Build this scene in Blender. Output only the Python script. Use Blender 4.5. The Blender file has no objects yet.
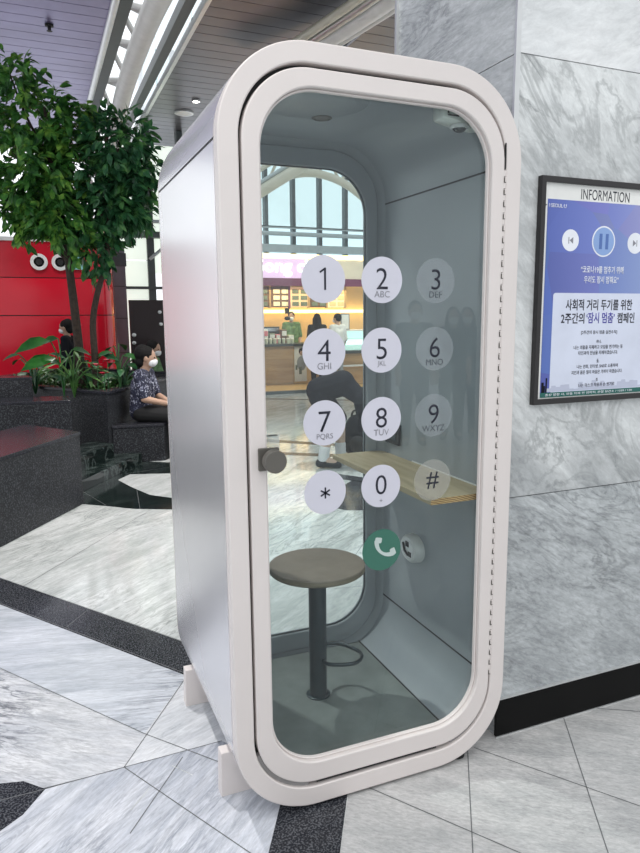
import bpy, bmesh, math, random
from mathutils import Vector, Matrix
random.seed(7)
PI = math.pi
S = bpy.context.scene
COL = S.collection
V = Vector

# ------------------------------------------------------------------ materials
def new_mat(name):
    m = bpy.data.materials.new(name); m.use_nodes = True
    nt = m.node_tree
    return m, nt, nt.nodes['Principled BSDF']
def link(nt, a, b): nt.links.new(a, b)
def ramp(nt, stops, interp='LINEAR'):
    r = nt.nodes.new('ShaderNodeValToRGB'); r.color_ramp.interpolation = interp
    e = r.color_ramp.elements
    while len(e) < len(stops): e.new(0.5)
    for i, (p, c) in enumerate(stops):
        e[i].position = p; e[i].color = (*c, 1)
    return r
def coords(nt, scale=(1, 1, 1), rot=(0, 0, 0), loc=(0, 0, 0)):
    tc = nt.nodes.new('ShaderNodeTexCoord'); mp = nt.nodes.new('ShaderNodeMapping')
    mp.inputs['Scale'].default_value = scale; mp.inputs['Rotation'].default_value = rot
    mp.inputs['Location'].default_value = loc
    link(nt, tc.outputs['Object'], mp.inputs['Vector']); return mp
def noise(nt, vec, scale, detail=4, rough=0.55, dist=0.0):
    n = nt.nodes.new('ShaderNodeTexNoise')
    n.inputs['Scale'].default_value = scale; n.inputs['Detail'].default_value = detail
    n.inputs['Roughness'].default_value = rough; n.inputs['Distortion'].default_value = dist
    link(nt, vec, n.inputs['Vector']); return n
def plain(name, col, rough=0.5, metal=0.0, var=0.06, vscale=8, spec=0.5, coat=0.0, bump=0.0):
    """base colour with a gentle procedural variation"""
    m, nt, b = new_mat(name)
    mp = coords(nt); n = noise(nt, mp.outputs[0], vscale)
    lo = tuple(max(0, c*(1-var)) for c in col); hi = tuple(min(1, c*(1+var)) for c in col)
    r = ramp(nt, [(0.3, lo), (0.7, hi)]); link(nt, n.outputs['Fac'], r.inputs['Fac'])
    link(nt, r.outputs['Color'], b.inputs['Base Color'])
    b.inputs['Roughness'].default_value = rough; b.inputs['Metallic'].default_value = metal
    b.inputs['Specular IOR Level'].default_value = spec; b.inputs['Coat Weight'].default_value = coat
    b.inputs['Coat Roughness'].default_value = 0.08
    if bump:
        bp = nt.nodes.new('ShaderNodeBump'); bp.inputs['Strength'].default_value = bump
        link(nt, n.outputs['Fac'], bp.inputs['Height']); link(nt, bp.outputs[0], b.inputs['Normal'])
    return m
def emit(name, col, strength):
    m, nt, b = new_mat(name)
    b.inputs['Base Color'].default_value = (*col, 1); b.inputs['Roughness'].default_value = 0.6
    b.inputs['Emission Color'].default_value = (*col, 1); b.inputs['Emission Strength'].default_value = strength
    return m
def marble(name, light, mid, dark, angle, rough=0.14, scale=1.0, squeeze=5.0, seed=0, vein=0.62, plane='xy', spec=0.5, lines=0.55, grain=0.22, cloud=1.5, band=(0.36, 0.62)):
    m, nt, b = new_mat(name)
    if plane == 'xy': rot = (0, 0, -angle); sc = (scale, scale*squeeze, scale)
    else: rot = (0, angle, 0); sc = (scale, scale, scale*squeeze)
    mp1 = coords(nt, (1, 1, 1), rot, (seed*3.1, seed*1.7, seed*0.9))
    mp = nt.nodes.new('ShaderNodeMapping'); mp.inputs['Scale'].default_value = sc
    link(nt, mp1.outputs[0], mp.inputs['Vector'])
    n1 = noise(nt, mp.outputs[0], cloud, 6, 0.6, 0.6)
    n2 = noise(nt, mp.outputs[0], 4.0, 8, 0.68, 1.2)
    n3 = noise(nt, mp1.outputs[0], 0.9, 3, 0.5)
    r1 = ramp(nt, [(band[0], mid), (band[1], light)]); link(nt, n1.outputs['Fac'], r1.inputs['Fac'])
    r2 = ramp(nt, [(vein, (0, 0, 0)), (vein+0.10, (1, 1, 1))]); link(nt, n2.outputs['Fac'], r2.inputs['Fac'])
    r3 = ramp(nt, [(0.42, (0.1, 0.1, 0.1)), (0.6, (0.85, 0.85, 0.85))]); link(nt, n3.outputs['Fac'], r3.inputs['Fac'])
    mu = nt.nodes.new('ShaderNodeMath'); mu.operation = 'MULTIPLY'
    link(nt, r2.outputs['Color'], mu.inputs[0]); link(nt, r3.outputs['Color'], mu.inputs[1])
    mx = nt.nodes.new('ShaderNodeMixRGB'); link(nt, mu.outputs[0], mx.inputs['Fac'])
    link(nt, r1.outputs['Color'], mx.inputs['Color1']); mx.inputs['Color2'].default_value = (*dark, 1)
    # thin wandering vein lines and a fine grain
    n4 = noise(nt, mp.outputs[0], 1.3, 9, 0.62, 1.6)
    r4 = ramp(nt, [(0.455, (0, 0, 0)), (0.49, (1, 1, 1)), (0.50, (1, 1, 1)), (0.535, (0, 0, 0))]); link(nt, n4.outputs['Fac'], r4.inputs['Fac'])
    mu2 = nt.nodes.new('ShaderNodeMath'); mu2.operation = 'MULTIPLY'; link(nt, r4.outputs['Color'], mu2.inputs[0]); link(nt, r3.outputs['Color'], mu2.inputs[1])
    mu3 = nt.nodes.new('ShaderNodeMath'); mu3.operation = 'MULTIPLY'; mu3.inputs[1].default_value = lines; link(nt, mu2.outputs[0], mu3.inputs[0])
    mx2 = nt.nodes.new('ShaderNodeMixRGB'); link(nt, mu3.outputs[0], mx2.inputs['Fac']); link(nt, mx.outputs['Color'], mx2.inputs['Color1']); mx2.inputs['Color2'].default_value = (*dark, 1)
    n5 = noise(nt, mp.outputs[0], 14, 8, 0.75, 0.4)
    r5 = ramp(nt, [(0.30, (1-grain,)*3), (0.70, (1+grain*.35,)*3)]); link(nt, n5.outputs['Fac'], r5.inputs['Fac'])
    mx3 = nt.nodes.new('ShaderNodeMixRGB'); mx3.blend_type = 'MULTIPLY'; mx3.inputs['Fac'].default_value = 1
    link(nt, mx2.outputs['Color'], mx3.inputs['Color1']); link(nt, r5.outputs['Color'], mx3.inputs['Color2'])
    link(nt, mx3.outputs['Color'], b.inputs['Base Color'])
    b.inputs['Roughness'].default_value = rough; b.inputs['Specular IOR Level'].default_value = spec
    return m
def granite(name, base, fleck, rough=0.25, scale=220, thr=0.62):
    m, nt, b = new_mat(name)
    mp = coords(nt); n = noise(nt, mp.outputs[0], scale, 2, 0.5); n2 = noise(nt, mp.outputs[0], 6, 4)
    r = ramp(nt, [(thr-0.08, base), (thr+0.06, fleck)]); link(nt, n.outputs['Fac'], r.inputs['Fac'])
    r2 = ramp(nt, [(0.3, (0.75, 0.75, 0.75)), (0.7, (1, 1, 1))]); link(nt, n2.outputs['Fac'], r2.inputs['Fac'])
    mx = nt.nodes.new('ShaderNodeMixRGB'); mx.blend_type = 'MULTIPLY'; mx.inputs['Fac'].default_value = 1
    link(nt, r.outputs['Color'], mx.inputs['Color1']); link(nt, r2.outputs['Color'], mx.inputs['Color2'])
    link(nt, mx.outputs['Color'], b.inputs['Base Color']); b.inputs['Roughness'].default_value = rough
    b.inputs['Specular IOR Level'].default_value = 0.22
    return m
def wood(name, c1, c2, axis='y', scale=3.0, rough=0.45, rings=False):
    m, nt, b = new_mat(name)
    sc = {'x': (1, 9, 9), 'y': (9, 1, 9), 'z': (9, 9, 1)}[axis]
    mp = coords(nt, sc)
    n = noise(nt, mp.outputs[0], scale, 6, 0.6, 0.8)
    r = ramp(nt, [(0.33, c1), (0.66, c2)]); link(nt, n.outputs['Fac'], r.inputs['Fac'])
    if rings:
        mp2 = coords(nt, (60, 1, 60)); w = nt.nodes.new('ShaderNodeTexWave'); w.wave_type = 'RINGS'; w.rings_direction = 'Y'
        w.inputs['Scale'].default_value = 0.7; w.inputs['Distortion'].default_value = 2.0
        link(nt, mp2.outputs[0], w.inputs['Vector'])
        r = ramp(nt, [(0.3, c1), (0.6, c2)]); link(nt, w.outputs['Fac'], r.inputs['Fac'])
    link(nt, r.outputs['Color'], b.inputs['Base Color']); b.inputs['Roughness'].default_value = rough
    return m
def glass(name, tint=(0.9, 0.95, 0.95), refl_rough=0.0, ior=1.45):
    """thin pane: tinted see-through plus Fresnel mirror"""
    m = bpy.data.materials.new(name); m.use_nodes = True; nt = m.node_tree; nt.nodes.clear()
    out = nt.nodes.new('ShaderNodeOutputMaterial'); mix = nt.nodes.new('ShaderNodeMixShader')
    tr = nt.nodes.new('ShaderNodeBsdfTransparent'); gl = nt.nodes.new('ShaderNodeBsdfGlossy')
    fr = nt.nodes.new('ShaderNodeFresnel'); fr.inputs['IOR'].default_value = ior
    tr.inputs['Color'].default_value = (*tint, 1); gl.inputs['Roughness'].default_value = refl_rough
    gl.inputs['Color'].default_value = (0.95, 0.98, 1, 1)
    ge = nt.nodes.new('ShaderNodeNewGeometry'); inv = nt.nodes.new('ShaderNodeMath'); inv.operation = 'SUBTRACT'; inv.inputs[0].default_value = 1.45
    sc = nt.nodes.new('ShaderNodeMath'); sc.operation = 'MULTIPLY'; sc.inputs[1].default_value = 1.45; link(nt, ge.outputs['Backfacing'], sc.inputs[0]); link(nt, sc.outputs[0], inv.inputs[1])
    mu = nt.nodes.new('ShaderNodeMath'); mu.operation = 'MULTIPLY'; mu.use_clamp = True; link(nt, fr.outputs[0], mu.inputs[0]); link(nt, inv.outputs[0], mu.inputs[1])
    link(nt, mu.outputs[0], mix.inputs[0]); link(nt, tr.outputs[0], mix.inputs[1]); link(nt, gl.outputs[0], mix.inputs[2])
    link(nt, mix.outputs[0], out.inputs['Surface']); return m
def film(name, col, alpha, rough=0.5):
    """translucent printed film: diffuse print with some see-through"""
    m, nt, b = new_mat(name)
    mp = coords(nt); n = noise(nt, mp.outputs[0], 20)
    r = ramp(nt, [(0.3, tuple(c*0.97 for c in col)), (0.7, col)]); link(nt, n.outputs['Fac'], r.inputs['Fac'])
    link(nt, r.outputs['Color'], b.inputs['Base Color'])
    b.inputs['Alpha'].default_value = alpha; b.inputs['Roughness'].default_value = rough
    return m

M = {}
M['frame'] = plain('warm_white_paint', (0.72, 0.665, 0.645), 0.42, var=0.015)
M['silver'] = plain('pearl_silver_panel', (0.80, 0.79, 0.81), 0.24, metal=0.6, var=0.02, vscale=2)
M['lining'] = plain('blue_grey_lining', (0.345, 0.375, 0.398), 0.33, var=0.05, vscale=3)
M['black'] = plain('black_rubber', (0.012, 0.012, 0.013), 0.6)
M['joint'] = plain('grey_weatherstrip', (0.30, 0.29, 0.29), 0.5)
M['boothfloor'] = plain('grey_booth_floor', (0.20, 0.225, 0.215), 0.5, var=0.2, vscale=6)
M['doorglass'] = glass('door_glass', (0.93, 0.965, 0.965))
M['backglass'] = glass('back_glass', (0.95, 0.98, 0.975))
M['taupe'] = plain('taupe_knob_metal', (0.13, 0.122, 0.108), 0.45, metal=0.3)
M['acrylic'] = film('clear_strike_plate', (0.85, 0.84, 0.83), 0.35, 0.1)
M['steel'] = plain('brushed_steel', (0.62, 0.62, 0.63), 0.25, metal=1.0)
M['darksteel'] = plain('dark_blue_grey_post', (0.03, 0.048, 0.056), 0.35, metal=0.3)
M['stool'] = plain('taupe_stool_top', (0.27, 0.222, 0.178), 0.5, var=0.12, vscale=10)
M['stooledge'] = wood('stool_edge_ply', (0.15, 0.125, 0.08), (0.23, 0.19, 0.125), 'x')
M['shelfwood'] = wood('shelf_oak', (0.36, 0.285, 0.165), (0.56, 0.455, 0.285), 'y', 2.0)
M['shelfend'] = wood('shelf_end_grain', (0.28, 0.14, 0.04), (0.60, 0.38, 0.16), rings=True)
M['film_white'] = film('white_sticker_film', (0.66, 0.655, 0.74), 0.95)
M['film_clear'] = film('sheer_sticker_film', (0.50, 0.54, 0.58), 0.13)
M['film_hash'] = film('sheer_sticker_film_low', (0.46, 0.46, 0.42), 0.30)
M['film_green'] = film('green_sticker_film', (0.05, 0.185, 0.135), 0.85)
M['icon'] = plain('pale_grey_print', (0.52, 0.60, 0.58), 0.5)
M['ink'] = plain('near_black_print', (0.012, 0.014, 0.028), 0.6)
M['inkgrey'] = plain('grey_print', (0.24, 0.24, 0.27), 0.6)
M['inkdark'] = plain('dark_grey_print', (0.06, 0.07, 0.085), 0.6)
M['whiteplastic'] = plain('white_plastic', (0.78, 0.79, 0.77), 0.35)
M['cream'] = plain('cream_plastic', (0.84, 0.87, 0.80), 0.35)
M['lens'] = plain('dark_lens', (0.02, 0.03, 0.03), 0.1)
M['chrome'] = plain('chrome', (0.8, 0.82, 0.84), 0.12, metal=1.0)
# floor and wall stone
MC = ((0.74, 0.75, 0.77), (0.46, 0.48, 0.51), (0.16, 0.18, 0.21))
M['marble_far'] = marble('polished_marble_far', (0.76, 0.78, 0.775), (0.55, 0.58, 0.57), (0.25, 0.27, 0.26), 0.7, 0.10, 1.2, 5, 1, 0.58, lines=.7, grain=.3)
M['marble_a'] = marble('grey_white_marble_bands', (0.70, 0.73, 0.785), (0.50, 0.535, 0.59), (0.20, 0.22, 0.26), -0.25, 0.14, 1.3, 7, 2, 0.58, lines=.7, grain=.3)
M['marble_b'] = marble('white_marble_dark_flecks', (0.74, 0.75, 0.775), (0.55, 0.57, 0.61), (0.07, 0.08, 0.10), -0.65, 0.14, 2.0, 4.5, 3, 0.50, lines=.9, grain=.3)
M['marble_c'] = marble('grey_marble_long_streaks', (0.70, 0.72, 0.77), (0.46, 0.49, 0.55), (0.18, 0.20, 0.24), 0.75, 0.14, 1.3, 5.5, 4, 0.54, lines=.8, grain=.3)
M['marble_d'] = marble('pale_marble_fine_veins', (0.74, 0.755, 0.78), (0.54, 0.565, 0.60), (0.20, 0.22, 0.25), 0.45, 0.14, 1.5, 5, 5, 0.6)
M['marble_e'] = marble('warm_grey_marble', (0.60, 0.595, 0.59), (0.46, 0.465, 0.465), (0.25, 0.25, 0.255), -0.7, 0.26, 3.0, 3.0, 6, 0.57, lines=.6, grain=.35)
M['granite_band'] = granite('charcoal_granite', (0.022, 0.024, 0.03), (0.12, 0.125, 0.14), 0.16, 160, 0.56)
M['greenstone'] = marble('dark_green_marble', (0.010, 0.018, 0.016), (0.006, 0.010, 0.010), (0.16, 0.20, 0.19), 0.4, 0.12, 1.2, 2.0, 7, 0.68)
M['granite_block'] = granite('dark_flamed_granite', (0.020, 0.021, 0.025), (0.085, 0.09, 0.10), 0.45, 90, 0.58)
M['granite_gloss'] = granite('dark_polished_granite', (0.020, 0.021, 0.027), (0.07, 0.07, 0.085), 0.22, 140, 0.58)
M['tilejoint'] = plain('stone_joint', (0.13, 0.135, 0.14), 0.7)
M['slab_top'] = marble('wall_slab_pale', (0.84, 0.85, 0.855), (0.70, 0.72, 0.73), (0.40, 0.42, 0.43), 0.3, 0.14, 0.9, 2.5, 8, 0.66, 'xz')
M['slab_mid'] = marble('wall_slab_veined', (0.80, 0.82, 0.82), (0.46, 0.48, 0.49), (0.22, 0.235, 0.24), -0.75, 0.2, 1.0, 2.4, 15, 0.57, 'xz', lines=.6, grain=.3, cloud=.75, band=(.38, .60))
M['slab_low'] = marble('wall_slab_grey', (0.58, 0.61, 0.625), (0.43, 0.455, 0.47), (0.23, 0.245, 0.255), -0.5, 0.2, 1.7, 3.4, 10, 0.56, 'xz', lines=.7, grain=.4)
M['slab_side'] = marble('wall_slab_side', (0.62, 0.64, 0.65), (0.44, 0.46, 0.47), (0.20, 0.21, 0.22), -0.7, 0.2, 1.5, 5, 11, 0.55, 'xz', lines=.7, grain=.3)
M['blackstone'] = plain('black_polished_stone', (0.005, 0.005, 0.005), 0.35, spec=0.12)
M['alu'] = plain('satin_aluminium', (0.68, 0.69, 0.69), 0.35, metal=0.7)
# hall
M['ceil_l'] = plain('purple_grey_slats', (0.27, 0.245, 0.42), 0.33, metal=0.55, vscale=1.2, var=0.15)
M['ceil_r'] = plain('grey_slats', (0.12, 0.115, 0.13), 0.33, metal=0.55, vscale=1.2, var=0.15)
M['truss'] = plain('white_truss_paint', (0.74, 0.72, 0.70), 0.4)
M['trussbeige'] = plain('beige_truss_paint', (0.60, 0.57, 0.48), 0.45)
M['mullion'] = plain('dark_mullion', (0.075, 0.09, 0.095), 0.45)
M['rail'] = plain('pale_rail', (0.42, 0.47, 0.49), 0.4)
M['tealglass'] = glass('teal_window_glass', (0.83, 0.885, 0.89))
M['clearglass'] = glass('clear_window_glass', (0.90, 0.97, 0.99))
M['palebuild'] = plain('pale_concrete', (0.74, 0.80, 0.79), 0.8)
M['lamp'] = emit('lamp_glow', (1.0, 0.97, 0.92), 14)
M['red'] = plain('glossy_red_panel', (0.74, 0.012, 0.035), 0.14, var=0.05, vscale=1.5)
M['redtop'] = plain('dark_red_panel', (0.55, 0.012, 0.03), 0.2)
M['greywall'] = plain('grey_pilaster', (0.20, 0.20, 0.23), 0.5)
M['maroon'] = plain('black_maroon_board', (0.018, 0.008, 0.010), 0.35)
M['palegreen'] = emit('backlit_pale_panel', (0.78, 0.86, 0.77), 0.8)
M['whitepaint'] = plain('white_sign_paint', (0.80, 0.80, 0.78), 0.45)
M['teal'] = plain('teal_poster', (0.30, 0.66, 0.66), 0.5)
M['soil'] = plain('dark_soil', (0.02, 0.014, 0.01), 0.9, vscale=40, var=0.4)
M['bark'] = plain('dark_bark', (0.042, 0.028, 0.020), 0.8, vscale=30, var=0.4, bump=0.4)
def leafmat(name, c1, c2, c3, rough=0.4):
    m, nt, b = new_mat(name)
    mp = coords(nt); n = noise(nt, mp.outputs[0], 7.0, 3)
    r = ramp(nt, [(0.32, c1), (0.52, c2), (0.72, c3)]); link(nt, n.outputs['Fac'], r.inputs['Fac'])
    link(nt, r.outputs['Color'], b.inputs['Base Color']); b.inputs['Roughness'].default_value = rough
    b.inputs['Specular IOR Level'].default_value = 0.35
    return m
M['leaf'] = leafmat('ficus_leaves', (0.018, 0.075, 0.022), (0.06, 0.20, 0.036), (0.28, 0.50, 0.08))
M['leafdark'] = leafmat('dark_leaves', (0.012, 0.055, 0.026), (0.035, 0.135, 0.05), (0.13, 0.30, 0.08))
M['leafbroad'] = leafmat('broad_leaves', (0.008, 0.05, 0.010), (0.016, 0.10, 0.016), (0.03, 0.15, 0.025), 0.3)
M['leafground'] = leafmat('ground_cover', (0.015, 0.05, 0.012), (0.05, 0.13, 0.03), (0.16, 0.27, 0.08))
M['redflower'] = plain('red_bract', (0.55, 0.02, 0.05), 0.4)
# shop
M['warmwall'] = plain('warm_shop_wall', (0.80, 0.55, 0.28), 0.7)
M['fascia'] = emit('shop_fascia_panel', (0.62, 0.42, 0.62), 0.75)
M['fasciapale'] = plain('cream_fascia', (0.80, 0.72, 0.60), 0.6)
M['signwhite'] = emit('sign_letter_glow', (1.0, 0.97, 1.0), 1.3)
M['purple'] = plain('plum_strip', (0.17, 0.035, 0.10), 0.5)
M['warmglow'] = emit('warm_strip_light', (1.0, 0.72, 0.30), 3.0)
M['counterwood'] = wood('counter_wood', (0.36, 0.22, 0.10), (0.52, 0.34, 0.17), 'x', 1.2)
M['countertop'] = plain('dark_counter_top', (0.05, 0.055, 0.05), 0.3)
M['warmfloor'] = plain('warm_wood_floor', (0.66, 0.42, 0.16), 0.3)
M['brownboard'] = plain('brown_menu', (0.16, 0.085, 0.05), 0.5, vscale=14, var=0.6)
M['paleboard'] = emit('pale_menu', (0.78, 0.66, 0.42), 0.35)
M['orangeboard'] = emit('orange_menu', (0.85, 0.52, 0.30), 0.35)
M['pink'] = plain('pink_card', (0.75, 0.25, 0.30), 0.5)
M['glasscase'] = glass('case_glass', (0.88, 0.96, 0.94))
M['casewhite'] = emit('lit_case_shelf', (0.85, 0.95, 0.92), 0.5)
M['greenbox'] = plain('grey_green_box', (0.14, 0.17, 0.13), 0.5)
M['cup'] = plain('pale_green_cup', (0.62, 0.66, 0.52), 0.5)
# people
M['skin'] = plain('skin', (0.50, 0.315, 0.225), 0.5)
M['skinpale'] = plain('pale_skin', (0.58, 0.42, 0.33), 0.5)
M['hair'] = plain('black_hair', (0.010, 0.009, 0.009), 0.7, vscale=60, var=0.3, spec=0.2)
M['mask'] = plain('white_mask', (0.82, 0.83, 0.84), 0.7)
M['eye'] = plain('dark_eye', (0.012, 0.008, 0.006), 0.2)
M['navy'] = plain('navy_cloth', (0.009, 0.010, 0.015), 0.9, spec=0.2)
M['blackcloth'] = plain('black_cloth', (0.012, 0.012, 0.013), 0.85)
M['greycloth'] = plain('grey_cloth', (0.30, 0.32, 0.34), 0.85)
M['whitecloth'] = plain('white_cloth', (0.75, 0.75, 0.74), 0.85)
M['greencloth'] = plain('green_cloth', (0.12, 0.22, 0.10), 0.85, vscale=20, var=0.5)
M['shoe'] = plain('black_shoe', (0.015, 0.016, 0.02), 0.5)
M['sock'] = plain('white_sock', (0.72, 0.73, 0.74), 0.85)
def patterned():
    m, nt, b = new_mat('navy_patterned_blouse')
    mp = coords(nt); n = noise(nt, mp.outputs[0], 26, 3, 0.6, 1.5)
    r = ramp(nt, [(0.50, (0.016, 0.018, 0.04)), (0.56, (0.035, 0.04, 0.09)), (0.62, (0.45, 0.46, 0.55))]); link(nt, n.outputs['Fac'], r.inputs['Fac'])
    link(nt, r.outputs['Color'], b.inputs['Base Color']); b.inputs['Roughness'].default_value = 0.8; return m
M['blouse'] = patterned()

# ------------------------------------------------------------------ object helpers
def tag(o, label=None, cat=None, group=None, kind=None):
    if label: o['label'] = label
    if cat: o['category'] = cat
    if group: o['group'] = group
    if kind: o['kind'] = kind
    return o
def thing(name, label, cat, loc=(0, 0, 0), group=None):
    o = bpy.data.objects.new(name, None); COL.objects.link(o); o.location = loc
    o.empty_display_size = 0.1
    return tag(o, label, cat, group)
def world_origin(o):
    p = V((0, 0, 0))
    while o is not None: p = p + V(o.location); o = o.parent
    return p
class MB:
    """collects shapes in world coordinates, links them as one mesh object"""
    def __init__(s): s.bm = bmesh.new(); s.mi = 0
    def face(s, vs):
        try:
            f = s.bm.faces.new(vs); f.material_index = s.mi; return f
        except ValueError: return None
    def box(s, x0, x1, y0, y1, z0, z1):
        v = [s.bm.verts.new(p) for p in ((x0,y0,z0),(x1,y0,z0),(x1,y1,z0),(x0,y1,z0),(x0,y0,z1),(x1,y0,z1),(x1,y1,z1),(x0,y1,z1))]
        for q in ((0,3,2,1),(4,5,6,7),(0,1,5,4),(1,2,6,5),(2,3,7,6),(3,0,4,7)): s.face([v[i] for i in q])
        return s
    def prism(s, pts, d):
        """closed polygon (3-D points) extruded by vector d"""
        d = V(d); a = [s.bm.verts.new(p) for p in pts]; b = [s.bm.verts.new(V(p)+d) for p in pts]
        s.face(a[::-1]); s.face(b); n = len(a)
        for i in range(n): s.face([a[i], a[(i+1) % n], b[(i+1) % n], b[i]])
        return s
    def flat(s, pts): s.face([s.bm.verts.new(p) for p in pts]); return s
    def zprism(s, pts, z0, z1): return s.prism([(x, y, z0) for x, y in pts], (0, 0, z1-z0))
    def ring(s, outer, inner, y0, y1):
        """two xz loops of equal count -> solid ring between y0 and y1"""
        n = len(outer); A = [[s.bm.verts.new((x, y, z)) for x, z in lp] for y in (y0, y1) for lp in (outer, inner)]
        o0, i0, o1, i1 = A
        for k in range(n):
            j = (k+1) % n
            s.face([o0[k], o0[j], i0[j], i0[k]]); s.face([o1[j], o1[k], i1[k], i1[j]])
            s.face([o0[j], o0[k], o1[k], o1[j]]); s.face([i0[k], i0[j], i1[j], i1[k]])
        return s
    def loft(s, loops, close_ring=True, caps=True):
        """list of loops (lists of 3-D points, equal count)"""
        L = [[s.bm.verts.new(p) for p in lp] for lp in loops]; n = len(L[0])
        for a, b in zip(L, L[1:]):
            for k in range(n if close_ring else n-1):
                j = (k+1) % n; s.face([a[k], a[j], b[j], b[k]])
        if caps: s.face(L[0][::-1]); s.face(L[-1])
        return s
    def tube(s, pts, r, n=12, closed=False):
        pts = [V(p) for p in pts]; m = len(pts); rs = r if isinstance(r, (list, tuple)) else [r]*m
        loops = []; up = None
        for i, p in enumerate(pts):
            a = pts[i-1] if (i > 0 or closed) else p; b = pts[(i+1) % m] if (i < m-1 or closed) else p
            t = (b-a).normalized()
            if up is None: up = t.orthogonal().normalized()
            up = (up - t*up.dot(t))
            up = up.normalized() if up.length > 1e-6 else t.orthogonal().normalized()
            w = t.cross(up)
            loops.append([p + (up*math.cos(2*PI*k/n) + w*math.sin(2*PI*k/n))*rs[i] for k in range(n)])
        if closed: loops.append(loops[0]); return s.loft(loops, caps=False)
        return s.loft(loops)
    def lathe(s, c, prof, n=48, axis='z'):
        c = V(c); loops = []
        for r, h in prof:
            if axis == 'z': loops.append([c+V((r*math.cos(2*PI*k/n), r*math.sin(2*PI*k/n), h)) for k in range(n)])
            else: loops.append([c+V((r*math.cos(2*PI*k/n), h, r*math.sin(2*PI*k/n))) for k in range(n)])
        return s.loft(loops)
    def ell(s, c, r, R=None, n=14, m=9):
        c = V(c); r = r if hasattr(r, '__len__') else (r, r, r); R = R or Matrix.Identity(3)
        top = s.bm.verts.new(c+R@V((0, 0, r[2]))); bot = s.bm.verts.new(c+R@V((0, 0, -r[2])))
        rows = []
        for i in range(1, m):
            t = PI*i/m
            rows.append([s.bm.verts.new(c+R@V((r[0]*math.sin(t)*math.cos(2*PI*k/n), r[1]*math.sin(t)*math.sin(2*PI*k/n), r[2]*math.cos(t)))) for k in range(n)])
        for k in range(n):
            j = (k+1) % n
            s.face([top, rows[0][k], rows[0][j]]); s.face([bot, rows[-1][j], rows[-1][k]])
            for a, b in zip(rows, rows[1:]): s.face([a[k], b[k], b[j], a[j]])
        return s
    def cap(s, a, b, ra, rb, n=12):
        """tapered capsule"""
        a = V(a); b = V(b); d = b-a
        if d.length < 1e-5: return s.ell(a, ra)
        t = d.normalized(); pts = []; rs = []
        for k in range(5):
            q = PI/2*(1-k/4); pts.append(a - t*ra*math.sin(q)); rs.append(max(1e-4, ra*math.cos(q)))
        for k in range(5):
            q = PI/2*k/4; pts.append(b + t*rb*math.sin(q)); rs.append(max(1e-4, rb*math.cos(q)))
        u = t.orthogonal().normalized(); w = t.cross(u)
        return s.loft([[p+(u*math.cos(2*PI*k/n)+w*math.sin(2*PI*k/n))*r for k in range(n)] for p, r in zip(pts, rs)])
    def build(s, name, mats, parent=None, smooth=35, bevel=0, remesh=0, seg=2, fix=True):
        if fix: bmesh.ops.recalc_face_normals(s.bm, faces=s.bm.faces)
        me = bpy.data.meshes.new(name)
        if parent is not None: org = world_origin(parent)
        else:
            xs = [v.co for v in s.bm.verts]
            org = V((sum((min(c[i] for c in xs), max(c[i] for c in xs)))/2 if i < 2 else min(c[2] for c in xs) for i in range(3)))
        bmesh.ops.translate(s.bm, verts=s.bm.verts, vec=-org)
        s.bm.to_mesh(me); s.bm.free()
        o = bpy.data.objects.new(name, me); COL.objects.link(o)
        if parent is not None: o.parent = parent
        else: o.location = org
        for m in (mats if isinstance(mats, (list, tuple)) else [mats]): me.materials.append(M[m] if isinstance(m, str) else m)
        if smooth:
            me.shade_smooth()
            if smooth < 180: me.set_sharp_from_angle(angle=math.radians(smooth))
        if bevel:
            b = o.modifiers.new('bevel', 'BEVEL'); b.width = bevel; b.segments = seg; b.limit_method = 'ANGLE'; b.angle_limit = math.radians(40)
        if remesh:
            r = o.modifiers.new('remesh', 'REMESH'); r.mode = 'VOXEL'; r.voxel_size = remesh; r.use_smooth_shade = True
            sm = o.modifiers.new('smooth', 'SMOOTH'); sm.factor = 0.5; sm.iterations = 3
        return o
def struct(mb, name, mats, **k): return tag(mb.build(name, mats, **k), kind='structure')
def rr(x0, x1, z0, z1, r, n=14):
    out = []
    for cx, cz, a0 in ((x1-r, z1-r, 0), (x0+r, z1-r, 90), (x0+r, z0+r, 180), (x1-r, z0+r, 270)):
        for k in range(n+1):
            a = math.radians(a0+90*k/n); out.append((cx+r*math.cos(a), cz+r*math.sin(a)))
    return out
def text_bm(txt, height, offset=0.0, spacing=1.0, line=1.0, depth=0.0004, width=None, align='CENTER'):
    """lettering as a bmesh in x (right), z (up), facing -y, centred on the origin; height = cap height"""
    cu = bpy.data.curves.new('txt', 'FONT'); cu.body = txt; cu.size = 1.0; cu.align_x = align
    cu.offset = offset; cu.space_character = spacing; cu.space_line = line; cu.extrude = 0.0; cu.resolution_u = 4
    ob = bpy.data.objects.new('txt', cu); COL.objects.link(ob)
    dg = bpy.context.evaluated_depsgraph_get(); dg.update()
    me = bpy.data.meshes.new_from_object(ob.evaluated_get(dg))
    bpy.data.objects.remove(ob); bpy.data.curves.remove(cu)
    bm = bmesh.new(); bm.from_mesh(me); bpy.data.meshes.remove(me)
    xs = [v.co.x for v in bm.verts]; ys = [v.co.y for v in bm.verts]
    cx, cy = (min(xs)+max(xs))/2, (min(ys)+max(ys))/2
    sz = height/(max(ys)-min(ys)); sx = sz if width is None else width/(max(xs)-min(xs))
    for v in bm.verts:
        x, y = (v.co.x-cx)*sx, (v.co.y-cy)*sz
        v.co = (x, 0, y)
    g = bmesh.ops.extrude_face_region(bm, geom=bm.faces[:])
    bmesh.ops.translate(bm, verts=[e for e in g['geom'] if isinstance(e, bmesh.types.BMVert)], vec=(0, -depth, 0))
    return bm
def text(name, txt, c, height, mat, parent, **k):
    bm = text_bm(txt, height, **k); bmesh.ops.translate(bm, verts=bm.verts, vec=V(c))
    mb = MB(); mb.bm.free(); mb.bm = bm
    return mb.build(name, mat, parent, smooth=0)

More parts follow.
